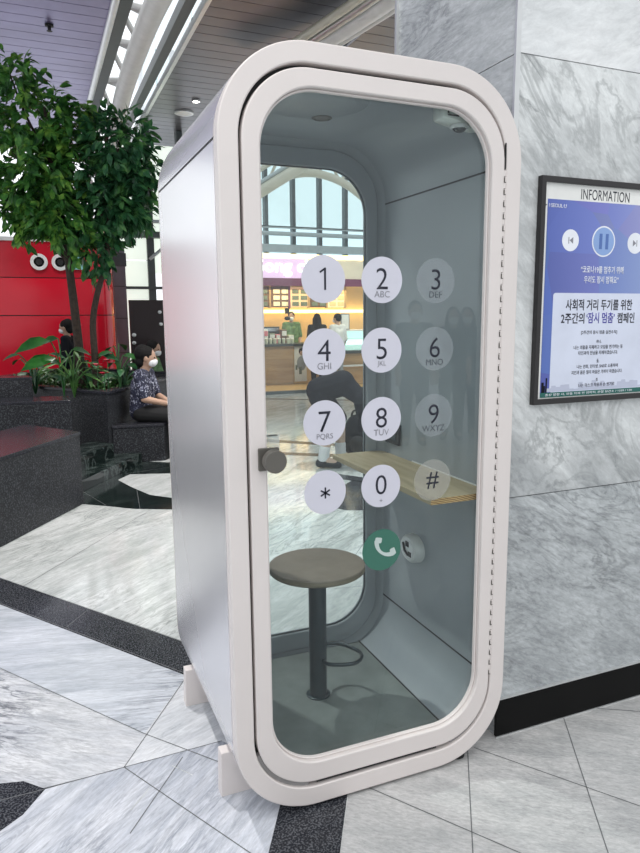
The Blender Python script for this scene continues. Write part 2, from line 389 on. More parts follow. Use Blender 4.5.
# ================================================================== SETTING
# ---- floor: one slab with its stone inlays and joints
fl = MB()
fl.flat([(-14, -9, 0), (16, -9, 0), (16, 22, 0), (-14, 22, 0)])
def tile(pts, mi, z=0.0006):
    fl.mi = mi; fl.flat([(x, y, z) for x, y in pts])
# near tiles to the left of the booth
tile([(-1.6, 3.44), (.034, 1.002), (.05, .99), (-.19, .618), (-1.6, 2.69)], 1)
tile([(-1.6, 2.69), (-.19, .618), (-.283, .448), (-.535, .436), (-1.6, .436)], 2)
tile([(-1.6, .436), (-.283, .446), (.005, -.098), (-.35, -.70), (-.5, -2.2), (-1.6, -2.2)], 3)
tile([(.05, .99), (.48, .34), (.35, .03), (.063, .459), (-.283, .448), (-.19, .618)], 4)
tile([(-.283, .448), (.063, .459), (.35, .02), (.20, -.22), (.005, -.098)], 3)
tile([(.24, -.21), (.36, 0), (.5, .25), (1.6, .12), (3.2, .12), (3.2, -2.4), (-.35, -2.4), (-.35, -1.2)], 5)
# charcoal bands
tile([(-2.2, 4.745), (.66, .43), (.50, .28), (-2.2, 4.335)], 6, 0.0010)
tile([(.139, .036), (.30, .33), (.50, .27), (.357, 0), (-.15, -.9), (-.37, -.9)], 6, 0.0010)
tile([(-.80, .56), (-.60, .508), (-.533, .437), (-.60, .335), (-.80, .18)], 6, 0.0010)
tile([(1.55, 3.32), (1.72, 3.03), (1.88, 2.96), (2.35, 3.72), (2.2, 3.95)], 6, 0.0010)
tile([(1.95, 4.25), (2.13, 3.99), (2.30, 3.72), (2.42, 3.86), (2.1, 4.35)], 6, 0.0010)
tile([(1.62, 5.6), (2.55, 4.95), (2.62, 5.08), (1.7, 5.75)], 8, 0.0008)
tile([(1.9, 6.35), (3.0, 5.35), (3.05, 5.5), (2.0, 6.5)], 8, 0.0008)
tile([(3.0, 10.7), (6.8, 8.2), (6.85, 8.3), (3.05, 10.85)], 8, 0.0008)
# dark green marble round the planter with the pale inlays
curve = [(-.19, 4.10), (-.03, 3.97), (.18, 3.775), (.454, 3.634), (.8, 3.52), (1.2, 3.5)]
tile([(-3, 4.1)] + curve + [(1.3, 4.6), (1.5, 5.4), (1.9, 6.5), (2.6, 9), (-3, 9)], 7, 0.0010)
tile([(.169, 4.877), (.247, 4.542), (.362, 4.177), (.518, 3.995), (.8, 3.9), (1.1, 4.0), (1.2, 4.8), (.688, 4.94), (.303, 5.069)], 0, 0.0016)
tile([(.538, 5.637), (.8, 5.45), (1.2, 5.5), (1.4, 6.2), (.9, 5.75)], 0, 0.0016)
def joint(a, b, w=0.0035, mi=9, z=0.0014):
    a = V((*a, 0)); b = V((*b, 0)); n = V((-(b-a).y, (b-a).x, 0)).normalized()*w/2
    fl.mi = mi; fl.flat([((p).x, (p).y, z) for p in (a-n, b-n, b+n, a+n)])
for a, b in [((-1.6, 2.69), (-.19, .618)), ((.05, .99), (-.283, .446)), ((-.535, .438), (.063, .459)), ((-1.6, .436), (-.533, .436)),
             ((-.28, .443), (.35, -.75)), ((-.303, .119), (-.086, .423)), ((-.19, .618), (.05, .31)), ((-1.6, 3.44), (.034, 1.002)),
             ((.85, .05), (.20, -.98)), ((1.329, .117), (.60, -1.09)), ((.44, .02), (1.1, -1.0)), ((.88, .056), (1.6, -1.03)), ((1.45, .08), (2.4, -.5)),
             ((-2.2, 4.745), (.2, 1.13)), ((-1.10, 2.93), (-.62, 3.66)), ((-.62, 2.37), (.3, 3.7)), ((-.42, 1.69), (-.30, 1.875)),
             ((-.18, 4.6), (-.02, 3.98)), ((.28, 4.4), (.22, 3.76)), ((.2, 5.1), (.9, 5.3)),
             ((1.0, 2.6), (1.9, 3.6)), ((1.3, 2.0), (2.4, 3.4)), ((1.0, 1.6), (3.0, 1.2)), ((1.6, 4.3), (3.0, 6.2)), ((2.4, 6.6), (4.8, 5.0)), ((2.6, 7.6), (5.5, 6.0)), ((2.9, 5.7), (4.2, 8.0)), ((3.2, 8.6), (6.0, 7.0))]:
    joint(a, b)
# scratches of pale grout beside the booth
for a, b in [((-.13, .39), (-.075, .31)), ((-.22, .30), (-.29, .22))]: joint(a, b, 0.003, 0, 0.0015)
struct(fl, 'floor', ['marble_far', 'marble_a', 'marble_b', 'marble_c', 'marble_d', 'marble_e', 'granite_band', 'greenstone', 'granite_gloss', 'tilejoint', 'whitepaint'], smooth=0, fix=False)

# ---- marble pier on the right
pw = MB(); PX0, PX1, PY0, PY1 = .992, 3.6, .085, .875
for i, (z0, z1) in enumerate(((0, .897), (.900, 2.341), (2.344, 6.2))):
    pw.mi = i; pw.box(PX0+.002, PX1, PY0, PY1, z0, z1)
pw.mi = 3; pw.box(PX0, PX0+.0025, PY0+.003, PY1-.002, .900, 2.341); pw.box(PX0, PX0+.0025, PY0+.003, PY1-.002, 2.344, 6.2)
struct(pw, 'wall_right', ['slab_low', 'slab_mid', 'slab_top', 'slab_side'], smooth=0)
t = MB(); t.box(PX0-.012, PX0+.006, PY0-.006, PY0+.004, .15, 6.2); struct(t, 'trim_1', 'alu', smooth=0)
t = MB(); t.box(PX0-.012, PX0+.003, PY1-.004, PY1+.010, 0, 6.2); struct(t, 'trim_2', 'alu', smooth=0)
t = MB(); t.box(PX0-.004, PX1, PY0-.012, PY0, .004, .145); struct(t, 'baseboard_right', 'blackstone', smooth=0)
t = MB(); t.box(PX0-.004, PX1, PY0-.012, PY0-.0005, .145, .150); t.box(PX0-.006, PX1, PY0-.016, PY0-.012, 0, .004); struct(t, 'trim_3', 'alu', smooth=0)

# ---- ceilings: metal slats (lines run along x) either side of an open slot
ce = MB()
def slats(x0, x1, y0, y1, z, mi, p=.26):
    ce.mi = mi; y = y0
    while y < y1:
        ce.box(x0, x1, y, y+p-.012, z, z+.03); y += p
    ce.mi = 2; ce.box(x0, x1, y0, y1, z+.05, z+.12)
slats(-9, .59, 1.6, 14.2, 5.0, 0)
slats(1.56, 3.05, 1.6, 14.0, 5.0, 1)
slats(3.55, 8, 1.6, 14.0, 5.0, 1)
struct(ce, 'ceiling', ['ceil_l', 'ceil_r', 'mullion'], smooth=0)
t = MB(); t.tube([(.61, 1.6, 4.98), (.61, 14.2, 4.98)], .045, 12); struct(t, 'trim_4', 'alu')
t = MB(); t.box(.65, .80, 1.6, 14.2, 5.0, 5.05); struct(t, 'trim_13', 'mullion', smooth=0)
t = MB(); t.box(1.34, 1.46, 1.6, 14.0, 5.02, 5.16); struct(t, 'trim_14', 'mullion', smooth=0)
t = MB(); t.box(1.53, 1.58, 1.6, 14.0, 4.96, 5.05); t.box(1.53, 1.56, 1.6, 14.0, 5.9, 5.98); struct(t, 'trim_5', 'alu', smooth=0)
# upper-floor balustrade glass standing on the edge of the slot
t = MB()
for y in (2.0, 4.6, 7.2, 9.8):
    t.box(1.545, 1.56, y, y+2.5, 5.06, 5.9)
struct(t, 'window_3', 'tealglass', smooth=0)

# ---- curtain wall behind the shop and at the back left
def curtain(name, x0, x1, y, z0, z1, step, rails, zt):
    t = MB()
    x = x0
    while x <= x1+.01:
        t.box(x-.055, x+.055, y-.12, y+.12, z0, z1); x += step
    for z, h in rails: t.box(x0, x1, y-.10, y+.06, z-h/2, z+h/2)
    struct(t, name, 'mullion', smooth=0)
    p = MB(); p.box(x0, x1, y+.02, y+.03, zt, z1)
    p.mi = 1; p.box(x0, x1, y+.02, y+.03, z0, zt-.01)
    struct(p, name.replace('window', 'trim') + '_glazing' if False else 'window_%d' % (int(name[-1])+3), ['tealglass', 'clearglass'], smooth=0)
curtain('window_1', 2.85, 12.1, 20, 3.0, 9.2, .925, [(4.36, .05)], 4.40)
t = MB()
t.tube([(2.4, 19.7, 4.12), (12, 19.7, 4.12)], .07, 10); t.tube([(2.4, 19.7, 4.30), (12, 19.7, 4.30)], .02, 8)
t.box(2.4, 11.5, 19.6, 19.9, 3.55, 3.78); struct(t, 'trim_6', 'rail')

# ================================================================== PHONE BOOTH
W, D, ZB, ZT, R = .956, .919, .0115, 2.2468, .2575
booth = thing('phone_booth', 'white phone booth with rounded corners and number stickers on its glass door', 'phone booth', (W/2, D/2, 0))
outer = rr(0, W, ZB, ZT, R, 20)
inner = rr(.022, W-.022, ZB+.022, ZT-.022, R-.022, 20)
lin_o = rr(.0225, W-.0225, ZB+.0225, ZT-.0225, R-.0225, 20)
lin_i = rr(.031, W-.031, ZB+.031, ZT-.031, R-.031, 20)
n4 = 21
def arcshell(o, i, y0, y1, zf):
    """shell made from the stretch of profile where zf(z) is true (open strip)"""
    m = MB(); n = len(o); st = [k for k in range(n)]
    return m
ZS = 1.9895
def strip_shell(ks, o, i, y0, y1, cut=None):
    m = MB()
    loops = []
    for k in ks:
        loops.append([(o[k][0], y0, o[k][1]), (o[k][0], y1, o[k][1]), (i[k][0], y1, i[k][1]), (i[k][0], y0, i[k][1])])
    m.loft(loops); return m
# profile index: 0..20 top right, 21..41 top left, 42..62 bottom left, 63..83 bottom right
def dz(l, ks, d): # shift the ends so that a shadow gap stays open
    l = list(l)
    for k in ks: l[k] = (l[k][0], l[k][1]+d)
    return l
FY = .045
strip_shell(range(0, 42), dz(outer, (0, 41), .004), dz(inner, (0, 41), .004), FY, D).build('roof_panel', 'silver', booth, smooth=50)
ks = list(range(41, 84)) + [0]
strip_shell(ks, dz(outer, (41, 0), -.004), dz(inner, (41, 0), -.004), FY, D).build('side_shell', 'silver', booth, smooth=50)
for x0, x1 in ((.004, .021), (W-.021, W-.004)): MB().box(x0, x1, FY, D-.002, ZS-.005, ZS+.005).build('seam_gasket', 'black', booth, smooth=0)
MB().ring(lin_o, lin_i, FY+.001, D-.05).build('inner_lining', 'lining', booth, smooth=50)
for z in (ZS, 2*1.1291-ZS):
    for x0, x1 in ((W-.0325, W-.0302), (.0302, .0325)): MB().box(x0, x1, .06, D-.06, z-.003, z+.003).build('lining_seam', 'black', booth, smooth=0)
# front frame ring, recess jamb, door frame
DG = (.060, .8955, .083, 2.1865, .198)      # gap centre line
fi = rr(DG[0]-.004, DG[1]+.003, DG[2]-.009, DG[3]+.006, DG[4]+.004, 20)
do = rr(DG[0]+.004, DG[1]-.003, DG[2]+.009, DG[3]-.006, DG[4]-.004, 20)
MB().ring(outer, fi, 0, .044).build('front_frame', 'frame', booth, smooth=50, bevel=.004)
jo = rr(DG[0]-.012, DG[1]+.012, DG[2]-.014, DG[3]+.014, DG[4]+.010, 20)
ji = rr(DG[0]+.012, DG[1]-.012, DG[2]+.014, DG[3]-.014, DG[4]-.010, 20)
MB().ring(jo, ji, .030, .043).build('door_seal', 'black', booth, smooth=50)
gl_o = rr(.113, .8475, .156, 2.133, .165, 20)
MB().ring(do, gl_o, -.001, .029).build('door_frame', 'frame', booth, smooth=50, bevel=.004)
gb_o = rr(.1135, .847, .1565, 2.1325, .1645, 20); gb_i = rr(.119, .8415, .162, 2.127, .159, 20)
MB().ring(gb_o, gb_i, .014, .029).build('glazing_bead', 'frame', booth, smooth=50, bevel=.002)
gg = rr(.100, .861, .143, 2.146, .177, 20)
MB().prism([(x, .030, z) for x, z in gg], (0, .008, 0)).build('door_glass', 'doorglass', booth, smooth=0)
# paler strips of weatherstrip in the two lower corners
for a0, a1, cx, sgn in ((198, 262, DG[0]+DG[4], 0), (285, 338, DG[1]-DG[4], 0)):
    o_, i_ = [], []; m = MB()
    cz = DG[2]+DG[4]
    for k in range(13):
        a = math.radians(a0+(a1-a0)*k/12)
        o_.append((cx+(DG[4]+.004)*math.cos(a), cz+(DG[4]+.010)*math.sin(a))); i_.append((cx+(DG[4]-.004)*math.cos(a), cz+(DG[4]-.010)*math.sin(a)))
    m.loft([[(p[0], .012, p[1]), (p[0], .03, p[1]), (q[0], .03, q[1]), (q[0], .012, q[1])] for p, q in zip(o_, i_)])
    m.build('corner_strip', 'joint', booth, smooth=60)
for dz_, r in ((-.003, .004), (.004, .003)): MB().tube([(DG[0]+.2, .016, DG[2]+dz_), (DG[1]-.2, .016, DG[2]+dz_)], r, 8).build('door_brush', 'black', booth)
# piano hinge: knuckles alternate
m = MB(); z = .31; k = 0; HX = DG[1]-.001
while z < 1.96:
    m.lathe((HX-.0008 if k % 2 else HX+.0008, .004, z), [(.0060, 0.0010), (.0060, .0170)], 10); z += .018; k += 1
m.build('piano_hinge', 'frame', booth, smooth=40)
m = MB(); z = .31; k = 0
m.box(HX-.002, HX+.002, .001, .006, .31, 1.96)
while z < 1.96:
    if k % 2 == 0: m.box(HX-.0034, HX-.0014, -.0030, .006, z, z+.015); m.box(HX-.0034, HX+.0026, -.0028, .006, z-.0012, z+.0014)
    z += .018; k += 1
m.build('hinge_gap', 'taupe', booth, smooth=0)
m = MB(); m.box(HX-.002, HX+.002, -.0012, .004, 1.97, 2.045); m.build('hinge_slot', 'black', booth, smooth=0)
# back frame with rounded window
bw = rr(.106, .850, .148, 2.121, .175, 20); bw2 = rr(.098, .858, .140, 2.129, .183, 20)
bo = rr(.055, W-.055, ZB+.055, ZT-.055, R-.055, 20)
MB().ring(bo, bw, .878, D-.003).build('back_frame', 'lining', booth, smooth=50, bevel=.005)
n = len(bo); m = MB()
m.loft([[(lin_i[k][0], .850, lin_i[k][1]) , (bo[k][0], .880, bo[k][1]), (bo[k][0], .9, bo[k][1]), (lin_o[k][0], .9, lin_o[k][1])] for k in list(range(n))+[0]], caps=False)
m.build('back_chamfer', 'lining', booth, smooth=50)
MB().ring(outer, bo, D-.0025, D+.004).build('back_trim', 'frame', booth, smooth=50)
MB().prism([(x, .900, z) for x, z in bw2], (0, .006, 0)).build('back_glass', 'backglass', booth, smooth=0)
MB().ring(rr(.1055, .8505, .1475, 2.1215, .1755, 20), rr(.110, .846, .152, 2.117, .171, 20), .8885, .8995).build('window_gasket', 'darksteel', booth, smooth=50)
# booth floor
m = MB(); m.box(.150, .800, FY+.004, .848, .045, .065); m.box(.148, .802, FY+.004, .848, .044, .0455); m.build('booth_floor', 'boothfloor', booth, smooth=0)
for x0, x1 in ((.7965, .8015), (.1485, .1535)): MB().box(x0, x1, FY+.006, .847, .0645, .068).build('floor_edge', 'black', booth, smooth=0)
# feet: tapered plates that stick out at both sides
for y in (.165, .735):
    for s in (0, 1):
        pts = [(-.012, 0), (.16, 0), (.16, ZB+.02), (.105, ZB+.045), (.055, ZB+.10), (.030, .152), (-.008, .152)]
        q = [((x if s == 0 else W-x), z) for x, z in pts]
        MB().prism([(x, y, z) for x, z in q], (0, .045, 0)).build('foot', 'frame', booth, smooth=0, bevel=.002)
for x in (.47, .80):
    MB().lathe((x, .05, 0), [(.03, 0), (.03, .014)], 20).build('levelling_pad', 'black', booth)
# knob and plate
kp = MB().prism([(x, -.009, z) for x, z in rr(.087, .148, 1.101, 1.166, .004, 4)], (0, .0085, 0)).build('lock_plate', 'taupe', booth, smooth=40, bevel=.0015)
MB().lathe((.122, -.0095, 1.134), [(.014, 0), (.014, -.016), (.030, -.018), (.0325, -.022), (.0325, -.044), (.030, -.047), (.001, -.047)], 40, 'y').build('door_knob', 'taupe', booth, smooth=40)
kb = MB().box(.112, .166, .0390, .0450, 1.088, 1.192).build('strike_plate', 'acrylic', booth, smooth=0, bevel=.003)
m = MB(); m.box(.112, .160, .0385, .0455, 1.190, 1.1935); m.box(.112, .1145, .0385, .0455, 1.16, 1.1935); m.build('strike_edge', 'taupe', kb, smooth=0)
# shelf
sh = MB().box(.687, .9245, .062, .876, .916, .937).build('shelf', 'shelfwood', booth, smooth=0, bevel=.0015)
MB().box(.688, .924, .0602, .0619, .9165, .9365).build('shelf_end', 'shelfend', sh, smooth=0)
MB().box(.9225, .9248, .10, .60, .9372, .942).build('shelf_seal', 'whiteplastic', sh, smooth=0)
# fittings on the right lining
so = MB().box(.913, .9249, .700, .820, .985, 1.075).build('socket_box', 'black', booth, smooth=0, bevel=.003)
MB().box(.9115, .9132, .725, .795, 1.005, 1.055).build('socket_face', 'darksteel', so, smooth=0)
def ovalx(x, y, z, ry, rz, n=32): return [(x, y+ry*math.cos(2*PI*k/n), z+rz*math.sin(2*PI*k/n)) for k in range(n)]
ho = MB().loft([ovalx(.925, .565, .580, .076, .060), ovalx(.898, .565, .580, .072, .057), ovalx(.888, .565, .580, .062, .048)]).build('wall_outlet', 'whiteplastic', booth, smooth=40)
m = MB(); m.loft([ovalx(.8885, .565, .580, .050, .040), ovalx(.8865, .565, .580, .048, .038)]); m.build('outlet_face', 'alu', ho, smooth=40)
m = MB(); m.box(.8845, .8868, .555, .580, .590, .612); m.box(.8845, .8868, .535, .560, .552, .572); m.tube([(.885, .60, .60), (.884, .585, .57), (.885, .56, .556)], .005, 8); m.build('outlet_slots', 'black', ho, smooth=40)
# ceiling light and sensor
MB().lathe((.513, .542, 2.2155), [(.036, 0), (.036, -.004), (.028, -.007), (.024, -.003), (.001, -.003)], 32).build('ceiling_spot', 'taupe', booth, smooth=40)
MB().lathe((.43, .40, 2.2158), [(.175, 0), (.175, -.002), (.172, -.003), (.001, -.003)], 64).build('ceiling_plate', 'lining', booth, smooth=40)
se = MB(); prof = []
for xx, w, zb, h in ((.727, .020, 2.132, .03), (.733, .030, 2.126, .045), (.78, .036, 2.117, .055), (.83, .034, 2.109, .05), (.868, .024, 2.104, .035), (.876, .012, 2.104, .02)):
    prof.append([(xx, .130-w, zb+h), (xx, .130-w, zb+.006), (xx, .130-w*.7, zb), (xx, .130+w*.7, zb), (xx, .130+w, zb+.006), (xx, .130+w, zb+h)])
so = se.loft(prof).build('motion_sensor', 'cream', booth, smooth=60, bevel=.003)
MB().ell((.806, .122, 2.110), (.022, .022, .016)).build('sensor_dome', 'lens', so, smooth=180)
MB().lathe((.806, .122, 2.113), [(.031, .003), (.031, -.004), (.024, -.008), (.022, .003)], 28).build('sensor_ring', 'whiteplastic', so, smooth=40)
m = MB(); m.box(.745, .785, .0925, .0945, 2.133, 2.137); m.box(.745, .749, .092, .0945, 2.14, 2.15); m.build('sensor_slot', 'black', so, smooth=0)
# keypad stickers on the glass
cols = (.3025, .489, .673); rows = (1.633, 1.427, 1.219, 1.0095)
keys = [('1', ''), ('2', 'ABC'), ('3', 'DEF'), ('4', 'GHI'), ('5', 'JKL'), ('6', 'MNO'), ('7', 'PQRS'), ('8', 'TUV'), ('9', 'WXYZ'), ('*', ''), ('0', '+'), ('#', '')]
SR = .0672
for k, (d, l) in enumerate(keys):
    x, z = cols[k % 3], rows[k // 3]
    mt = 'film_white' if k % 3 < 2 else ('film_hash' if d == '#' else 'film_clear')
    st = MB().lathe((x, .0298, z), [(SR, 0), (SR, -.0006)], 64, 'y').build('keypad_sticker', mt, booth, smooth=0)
    st['label'] = 'round white keypad sticker marked ' + {'*': 'star', '#': 'hash'}.get(d, d) if k % 3 < 2 else 'round see-through keypad sticker marked ' + {'#': 'hash'}.get(d, d)
    if d == '*':
        m = MB()
        for q in range(3):
            a = PI/2+q*PI/3; dx, dz_ = math.cos(a)*.017, math.sin(a)*.017; nx, nz = -math.sin(a)*.0024, math.cos(a)*.0024
            m.prism([(x-dx-nx, .0288, z-.002-dz_-nz), (x+dx-nx, .0288, z-.002+dz_-nz), (x+dx+nx, .0288, z-.002+dz_+nz), (x-dx+nx, .0288, z-.002-dz_+nz)], (0, -.0004, 0))
        m.build('star', 'ink', st, smooth=0)
    elif d == '#': text('hash', '#', (x, .0288, z), .054, 'ink', st)
    elif d == '1': MB().prism([(x+a, .0288, z+b) for a, b in ((.0015, -.030), (.0075, -.030), (.0075, .032), (.0035, .032), (-.0125, .021), (-.0105, .0165), (.0015, .0245))], (0, -.0004, 0)).build('digit', 'ink', st, smooth=0)
    else: text('digit', d, (x, .0288, z+.004+(0 if l or d == '1' else 0)), .061, 'ink', st, offset=-.006)
    if l == '+': text('plus', '+', (x, .0288, z-.046), .010, 'inkgrey', st)
    elif l: text('letters', l, (x, .0288, z-.041), .0185, 'inkgrey' if k % 3 < 2 else 'inkdark', st, offset=-.006)
x, z = .4925, .803
st = MB().lathe((x, .0298, z), [(SR, 0), (SR, -.0006)], 64, 'y').build('call_sticker', 'film_green', booth, smooth=0); st['label'] = 'round green sticker with telephone handset'
m = MB(); o_, i_ = [], []
for k in range(17):
    a = math.radians(172+(292-172)*k/16); w = .0062+.0016*math.cos((k/16-.5)*2*PI)*-1
    c_ = (x+.026, z+.026); r0 = .044
    o_.append((c_[0]+(r0+w)*math.cos(a), c_[1]+(r0+w)*math.sin(a))); i_.append((c_[0]+(r0-w)*math.cos(a), c_[1]+(r0-w)*math.sin(a)))
m.prism([(p[0], .0288, p[1]) for p in o_+i_[::-1]], (0, -.0004, 0))
for a0 in (170, 290):
    a = math.radians(a0); c_ = V((x+.026+.040*math.cos(a), 0, z+.026+.040*math.sin(a))); rad = V((math.cos(a), 0, math.sin(a))); tan = V((-math.sin(a), 0, math.cos(a)))
    pts = []
    for u, v in rr(-.013, .010, -.009, .009, .004, 4): pts.append((c_ + rad*u + tan*v) + V((0, .0287, 0)))
    m.prism(pts, (0, -.0004, 0))
m.build('handset_icon', 'icon', st, smooth=0)

# ---- stool inside the booth
SX, SY = .463, .507
stool = thing('stool', 'round taupe stool on a dark post inside the glass booth', 'stool', (SX, SY, .065))
MB().lathe((SX, SY, .577), [(.165, -.005), (.176, -.003), (.183, .003), (.183, .016), (.181, .0185)], 72).build('seat_edge', 'stooledge', stool, smooth=40)
MB().lathe((SX, SY, .5955), [(.1815, 0), (.1825, .002), (.1805, .0045), (.001, .0045)], 72).build('seat', 'stool', stool, smooth=40)
MB().lathe((SX, SY, .0715), [(.034, 0), (.034, .502)], 40).build('post', 'darksteel', stool, smooth=40)
MB().lathe((SX, SY, .065), [(.047, .0002), (.047, .005), (.044, .007), (.034, .0072)], 40).build('base_plate', 'darksteel', stool, smooth=40)
pts = [(SX+.02, SY+.075), (SX+.07, SY+.092), (SX+.125, SY+.065), (SX+.165, SY-.02), (SX+.15, SY-.075), (SX+.10, SY-.10), (SX+.02, SY-.07)]
def catmull(p, n=6, closed=False):
    p = [V(q) for q in p]; out = []; L = len(p)
    for i in range(L if closed else L-1):
        a, b, c, d = (p[(i-1) % L] if closed or i > 0 else p[i]), p[i], p[(i+1) % L], (p[(i+2) % L] if closed or i+2 < L else p[i+1])
        for k in range(n):
            t = k/n; out.append(.5*((2*b)+(c-a)*t+(2*a-5*b+4*c-d)*t*t+(3*b-a-3*c+d)*t**3))
    if not closed: out.append(p[-1])
    return out
MB().tube(catmull([(SX+.01, SY+.03, .22)]+[(a, b, .22) for a, b in pts]+[(SX+.01, SY-.03, .22)]), .0075, 10).build('foot_rest', 'darksteel', stool)

# ================================================================== NOTICE BOARD ON THE PIER
NX0, NX1, NZ0, NZ1 = 1.089, 1.655, 1.2225, 1.978
CXP = 1.372; PYF = .0845
nb = thing('notice_board', 'black framed information poster with blue panel on the grey marble wall', 'notice board', (CXP, PYF, NZ0))
fo = [(NX0, NZ0), (NX1, NZ0), (NX1, NZ1), (NX0, NZ1)]; e = .019
fi2 = [(NX0+e, NZ0+e), (NX1-e, NZ0+e), (NX1-e, NZ1-e), (NX0+e, NZ1-e)]
MB().ring(fo, fi2, PYF-.022, PYF).build('frame', plain('black_frame', (0.018, 0.016, 0.017), .4), nb, smooth=0, bevel=.002)
pb = MB().box(NX0+e, NX1-e, PYF-.010, PYF, NZ0+e, NZ1-e).build('white_board', 'whitepaint', nb, smooth=0)
MB().box(NX0+e, NX0+e+.012, PYF-.0112, PYF-.0102, 1.886, 1.889).build('clip', 'ink', nb, smooth=0)
def bluemat():
    m, nt, b = new_mat('blue_poster_print')
    tc = nt.nodes.new('ShaderNodeTexCoord'); sp = nt.nodes.new('ShaderNodeSeparateXYZ'); link(nt, tc.outputs['Object'], sp.inputs[0])
    mr = nt.nodes.new('ShaderNodeMapRange'); mr.inputs['From Min'].default_value = -.25; mr.inputs['From Max'].default_value = .3
    link(nt, sp.outputs['X'], mr.inputs['Value'])
    r = ramp(nt, [(0, (0.075, 0.12, 0.42)), (.5, (0.16, 0.21, 0.56)), (1, (0.30, 0.36, 0.66))]); link(nt, mr.outputs[0], r.inputs['Fac'])
    v = nt.nodes.new('ShaderNodeTexVoronoi'); v.inputs['Scale'].default_value = 5; link(nt, tc.outputs['Object'], v.inputs['Vector'])
    mx = nt.nodes.new('ShaderNodeMixRGB'); mx.blend_type = 'SOFT_LIGHT'; mx.inputs['Fac'].default_value = .25
    link(nt, r.outputs['Color'], mx.inputs['Color1']); link(nt, v.outputs['Color'], mx.inputs['Color2'])
    hs = nt.nodes.new('ShaderNodeHueSaturation'); hs.inputs['Saturation'].default_value = .95; link(nt, mx.outputs['Color'], hs.inputs['Color'])
    link(nt, hs.outputs['Color'], b.inputs['Base Color']); b.inputs['Roughness'].default_value = .3; return m
BX0, BX1, BZ0, BZ1 = 1.124, 1.620, 1.2455, 1.907
y0 = PYF-.0105
po = MB().box(BX0, BX1, y0-.0006, y0, BZ0, BZ1).build('poster', bluemat(), nb, smooth=0); po['label'] = 'blue poster print'
ys = y0-.0007
def disc(name, x, z, r, mat, y=ys, parent=po): return MB().lathe((x, y, z), [(r, 0), (r, -.0003)], 48, 'y').build(name, mat, parent, smooth=0)
poster_mats = dict(b=plain('poster_white', (.80, .82, .88), .35), p=plain('pause_blue', (.25, .38, .68), .35), d=plain('pause_dark', (.08, .16, .42), .35), n=plain('poster_panel', (.66, .70, .83), .35), g=plain('poster_green', (.01, .12, .10), .4), v=plain('poster_violet_ink', (.06, .05, .35), .5))
text('heading', 'INFORMATION', (CXP, PYF-.0101, 1.930), .034, 'ink', pb, offset=0.0, spacing=1.05, width=.216)
text('logo', 'I·SEOUL·U', (1.166, ys, 1.887), .012, poster_mats['b'], po, offset=.01)
disc('round_button', 1.226, 1.777, .036, poster_mats['b']); disc('round_button', 1.518, 1.777, .036, poster_mats['b'])
disc('pause_ring', CXP, 1.778, .052, poster_mats['b']); disc('pause_disc', CXP, 1.778, .047, poster_mats['p'], ys-.0004)
m = MB(); m.box(CXP-.020, CXP-.007, ys-.0011, ys-.0008, 1.752, 1.804); m.box(CXP+.008, CXP+.021, ys-.0011, ys-.0008, 1.752, 1.804); m.build('pause_bars', poster_mats['d'], po, smooth=0)
for cx_, s in ((1.226, 1), (1.518, -1)):
    m = MB(); m.prism([(cx_-s*.004, ys-.0005, 1.777), (cx_+s*.011, ys-.0005, 1.788), (cx_+s*.011, ys-.0005, 1.766)], (0, -.0003, 0)); m.box(min(cx_-s*.009, cx_-s*.006), max(cx_-s*.009, cx_-s*.006), ys-.0008, ys-.0005, 1.766, 1.788)
    m.build('skip_icon', 'inkgrey', po, smooth=0)
text('slogan', '“코로나19를 멈추기 위해', (1.374, ys, 1.682), .025, poster_mats['b'], po, offset=.012, width=.193)
text('slogan', '우리도 잠시 멈춰요”', (1.372, ys, 1.648), .025, poster_mats['b'], po, offset=.012, width=.157)
MB().prism([(x, ys, z) for x, z in rr(1.163, 1.600, 1.262, 1.602, .010, 5)], (0, -.0003, 0)).build('text_panel', poster_mats['n'], po, smooth=0)
yt = ys-.0005
text('title', '사회적 거리 두기를 위한', (1.370, yt, 1.562), .038, 'ink', po, offset=.016, width=.303)
text('title', '2주간의', (1.252, yt, 1.516), .037, 'ink', po, offset=.016, width=.103)
text('title', '‘잠시 멈춤’', (1.377, yt, 1.517), .038, poster_mats['v'], po, offset=.016, width=.129)
text('title', '캠페인', (1.495, yt, 1.516), .037, 'ink', po, offset=.016, width=.081)
for s, z, w, h in (('[2주간의 잠시 멈춤 실천수칙]', 1.466, .150, .013), ('하나.', 1.434, .022, .011), ('나는 외출을 자제하고 모임을 연기하는 등', 1.415, .205, .012), ('타인과의 만남을 자제하겠습니다.', 1.395, .165, .012),
                 ('둘.', 1.366, .010, .011), ('나는 전화, 인터넷, SNS로 소통하며', 1.347, .172, .012), ('지인과 몸은 멀리 마음은 가까이 하겠습니다.', 1.327, .214, .012),
                 ('셋.', 1.299, .010, .011), ('나는 마스크 착용과 손 씻기로', 1.281, .152, .012)):
    text('small_print', s, (1.375, yt, z), h*1.15, 'ink', po, offset=.008, width=w*1.1)
m = MB(); sk = [(1.152, 1.264)]
xx = 1.152; random.seed(3)
while xx < 1.60:
    hgt = random.uniform(.006, .034); sk += [(xx, 1.264+hgt), (xx+.018, 1.264+hgt)]; xx += .02
sk += [(xx, 1.264)]
m.prism([(a, ys-.00035, b) for a, b in sk], (0, -.0001, 0)); m.build('skyline', plain('skyline_grey', (.50, .53, .66), .5), po, smooth=0)
m = MB()
for a, b, h in ((1.128, .010, .060), (1.138, .006, .040), (1.146, .006, .085)): m.box(a, a+b, ys-.0008, ys-.0004, 1.262, 1.262+h*.6)
m.build('tower_print', 'navy', po, smooth=0)
MB().box(BX0, BX1, ys-.0008, ys-.0001, BZ0, 1.262).build('green_strip', poster_mats['g'], po, smooth=0)
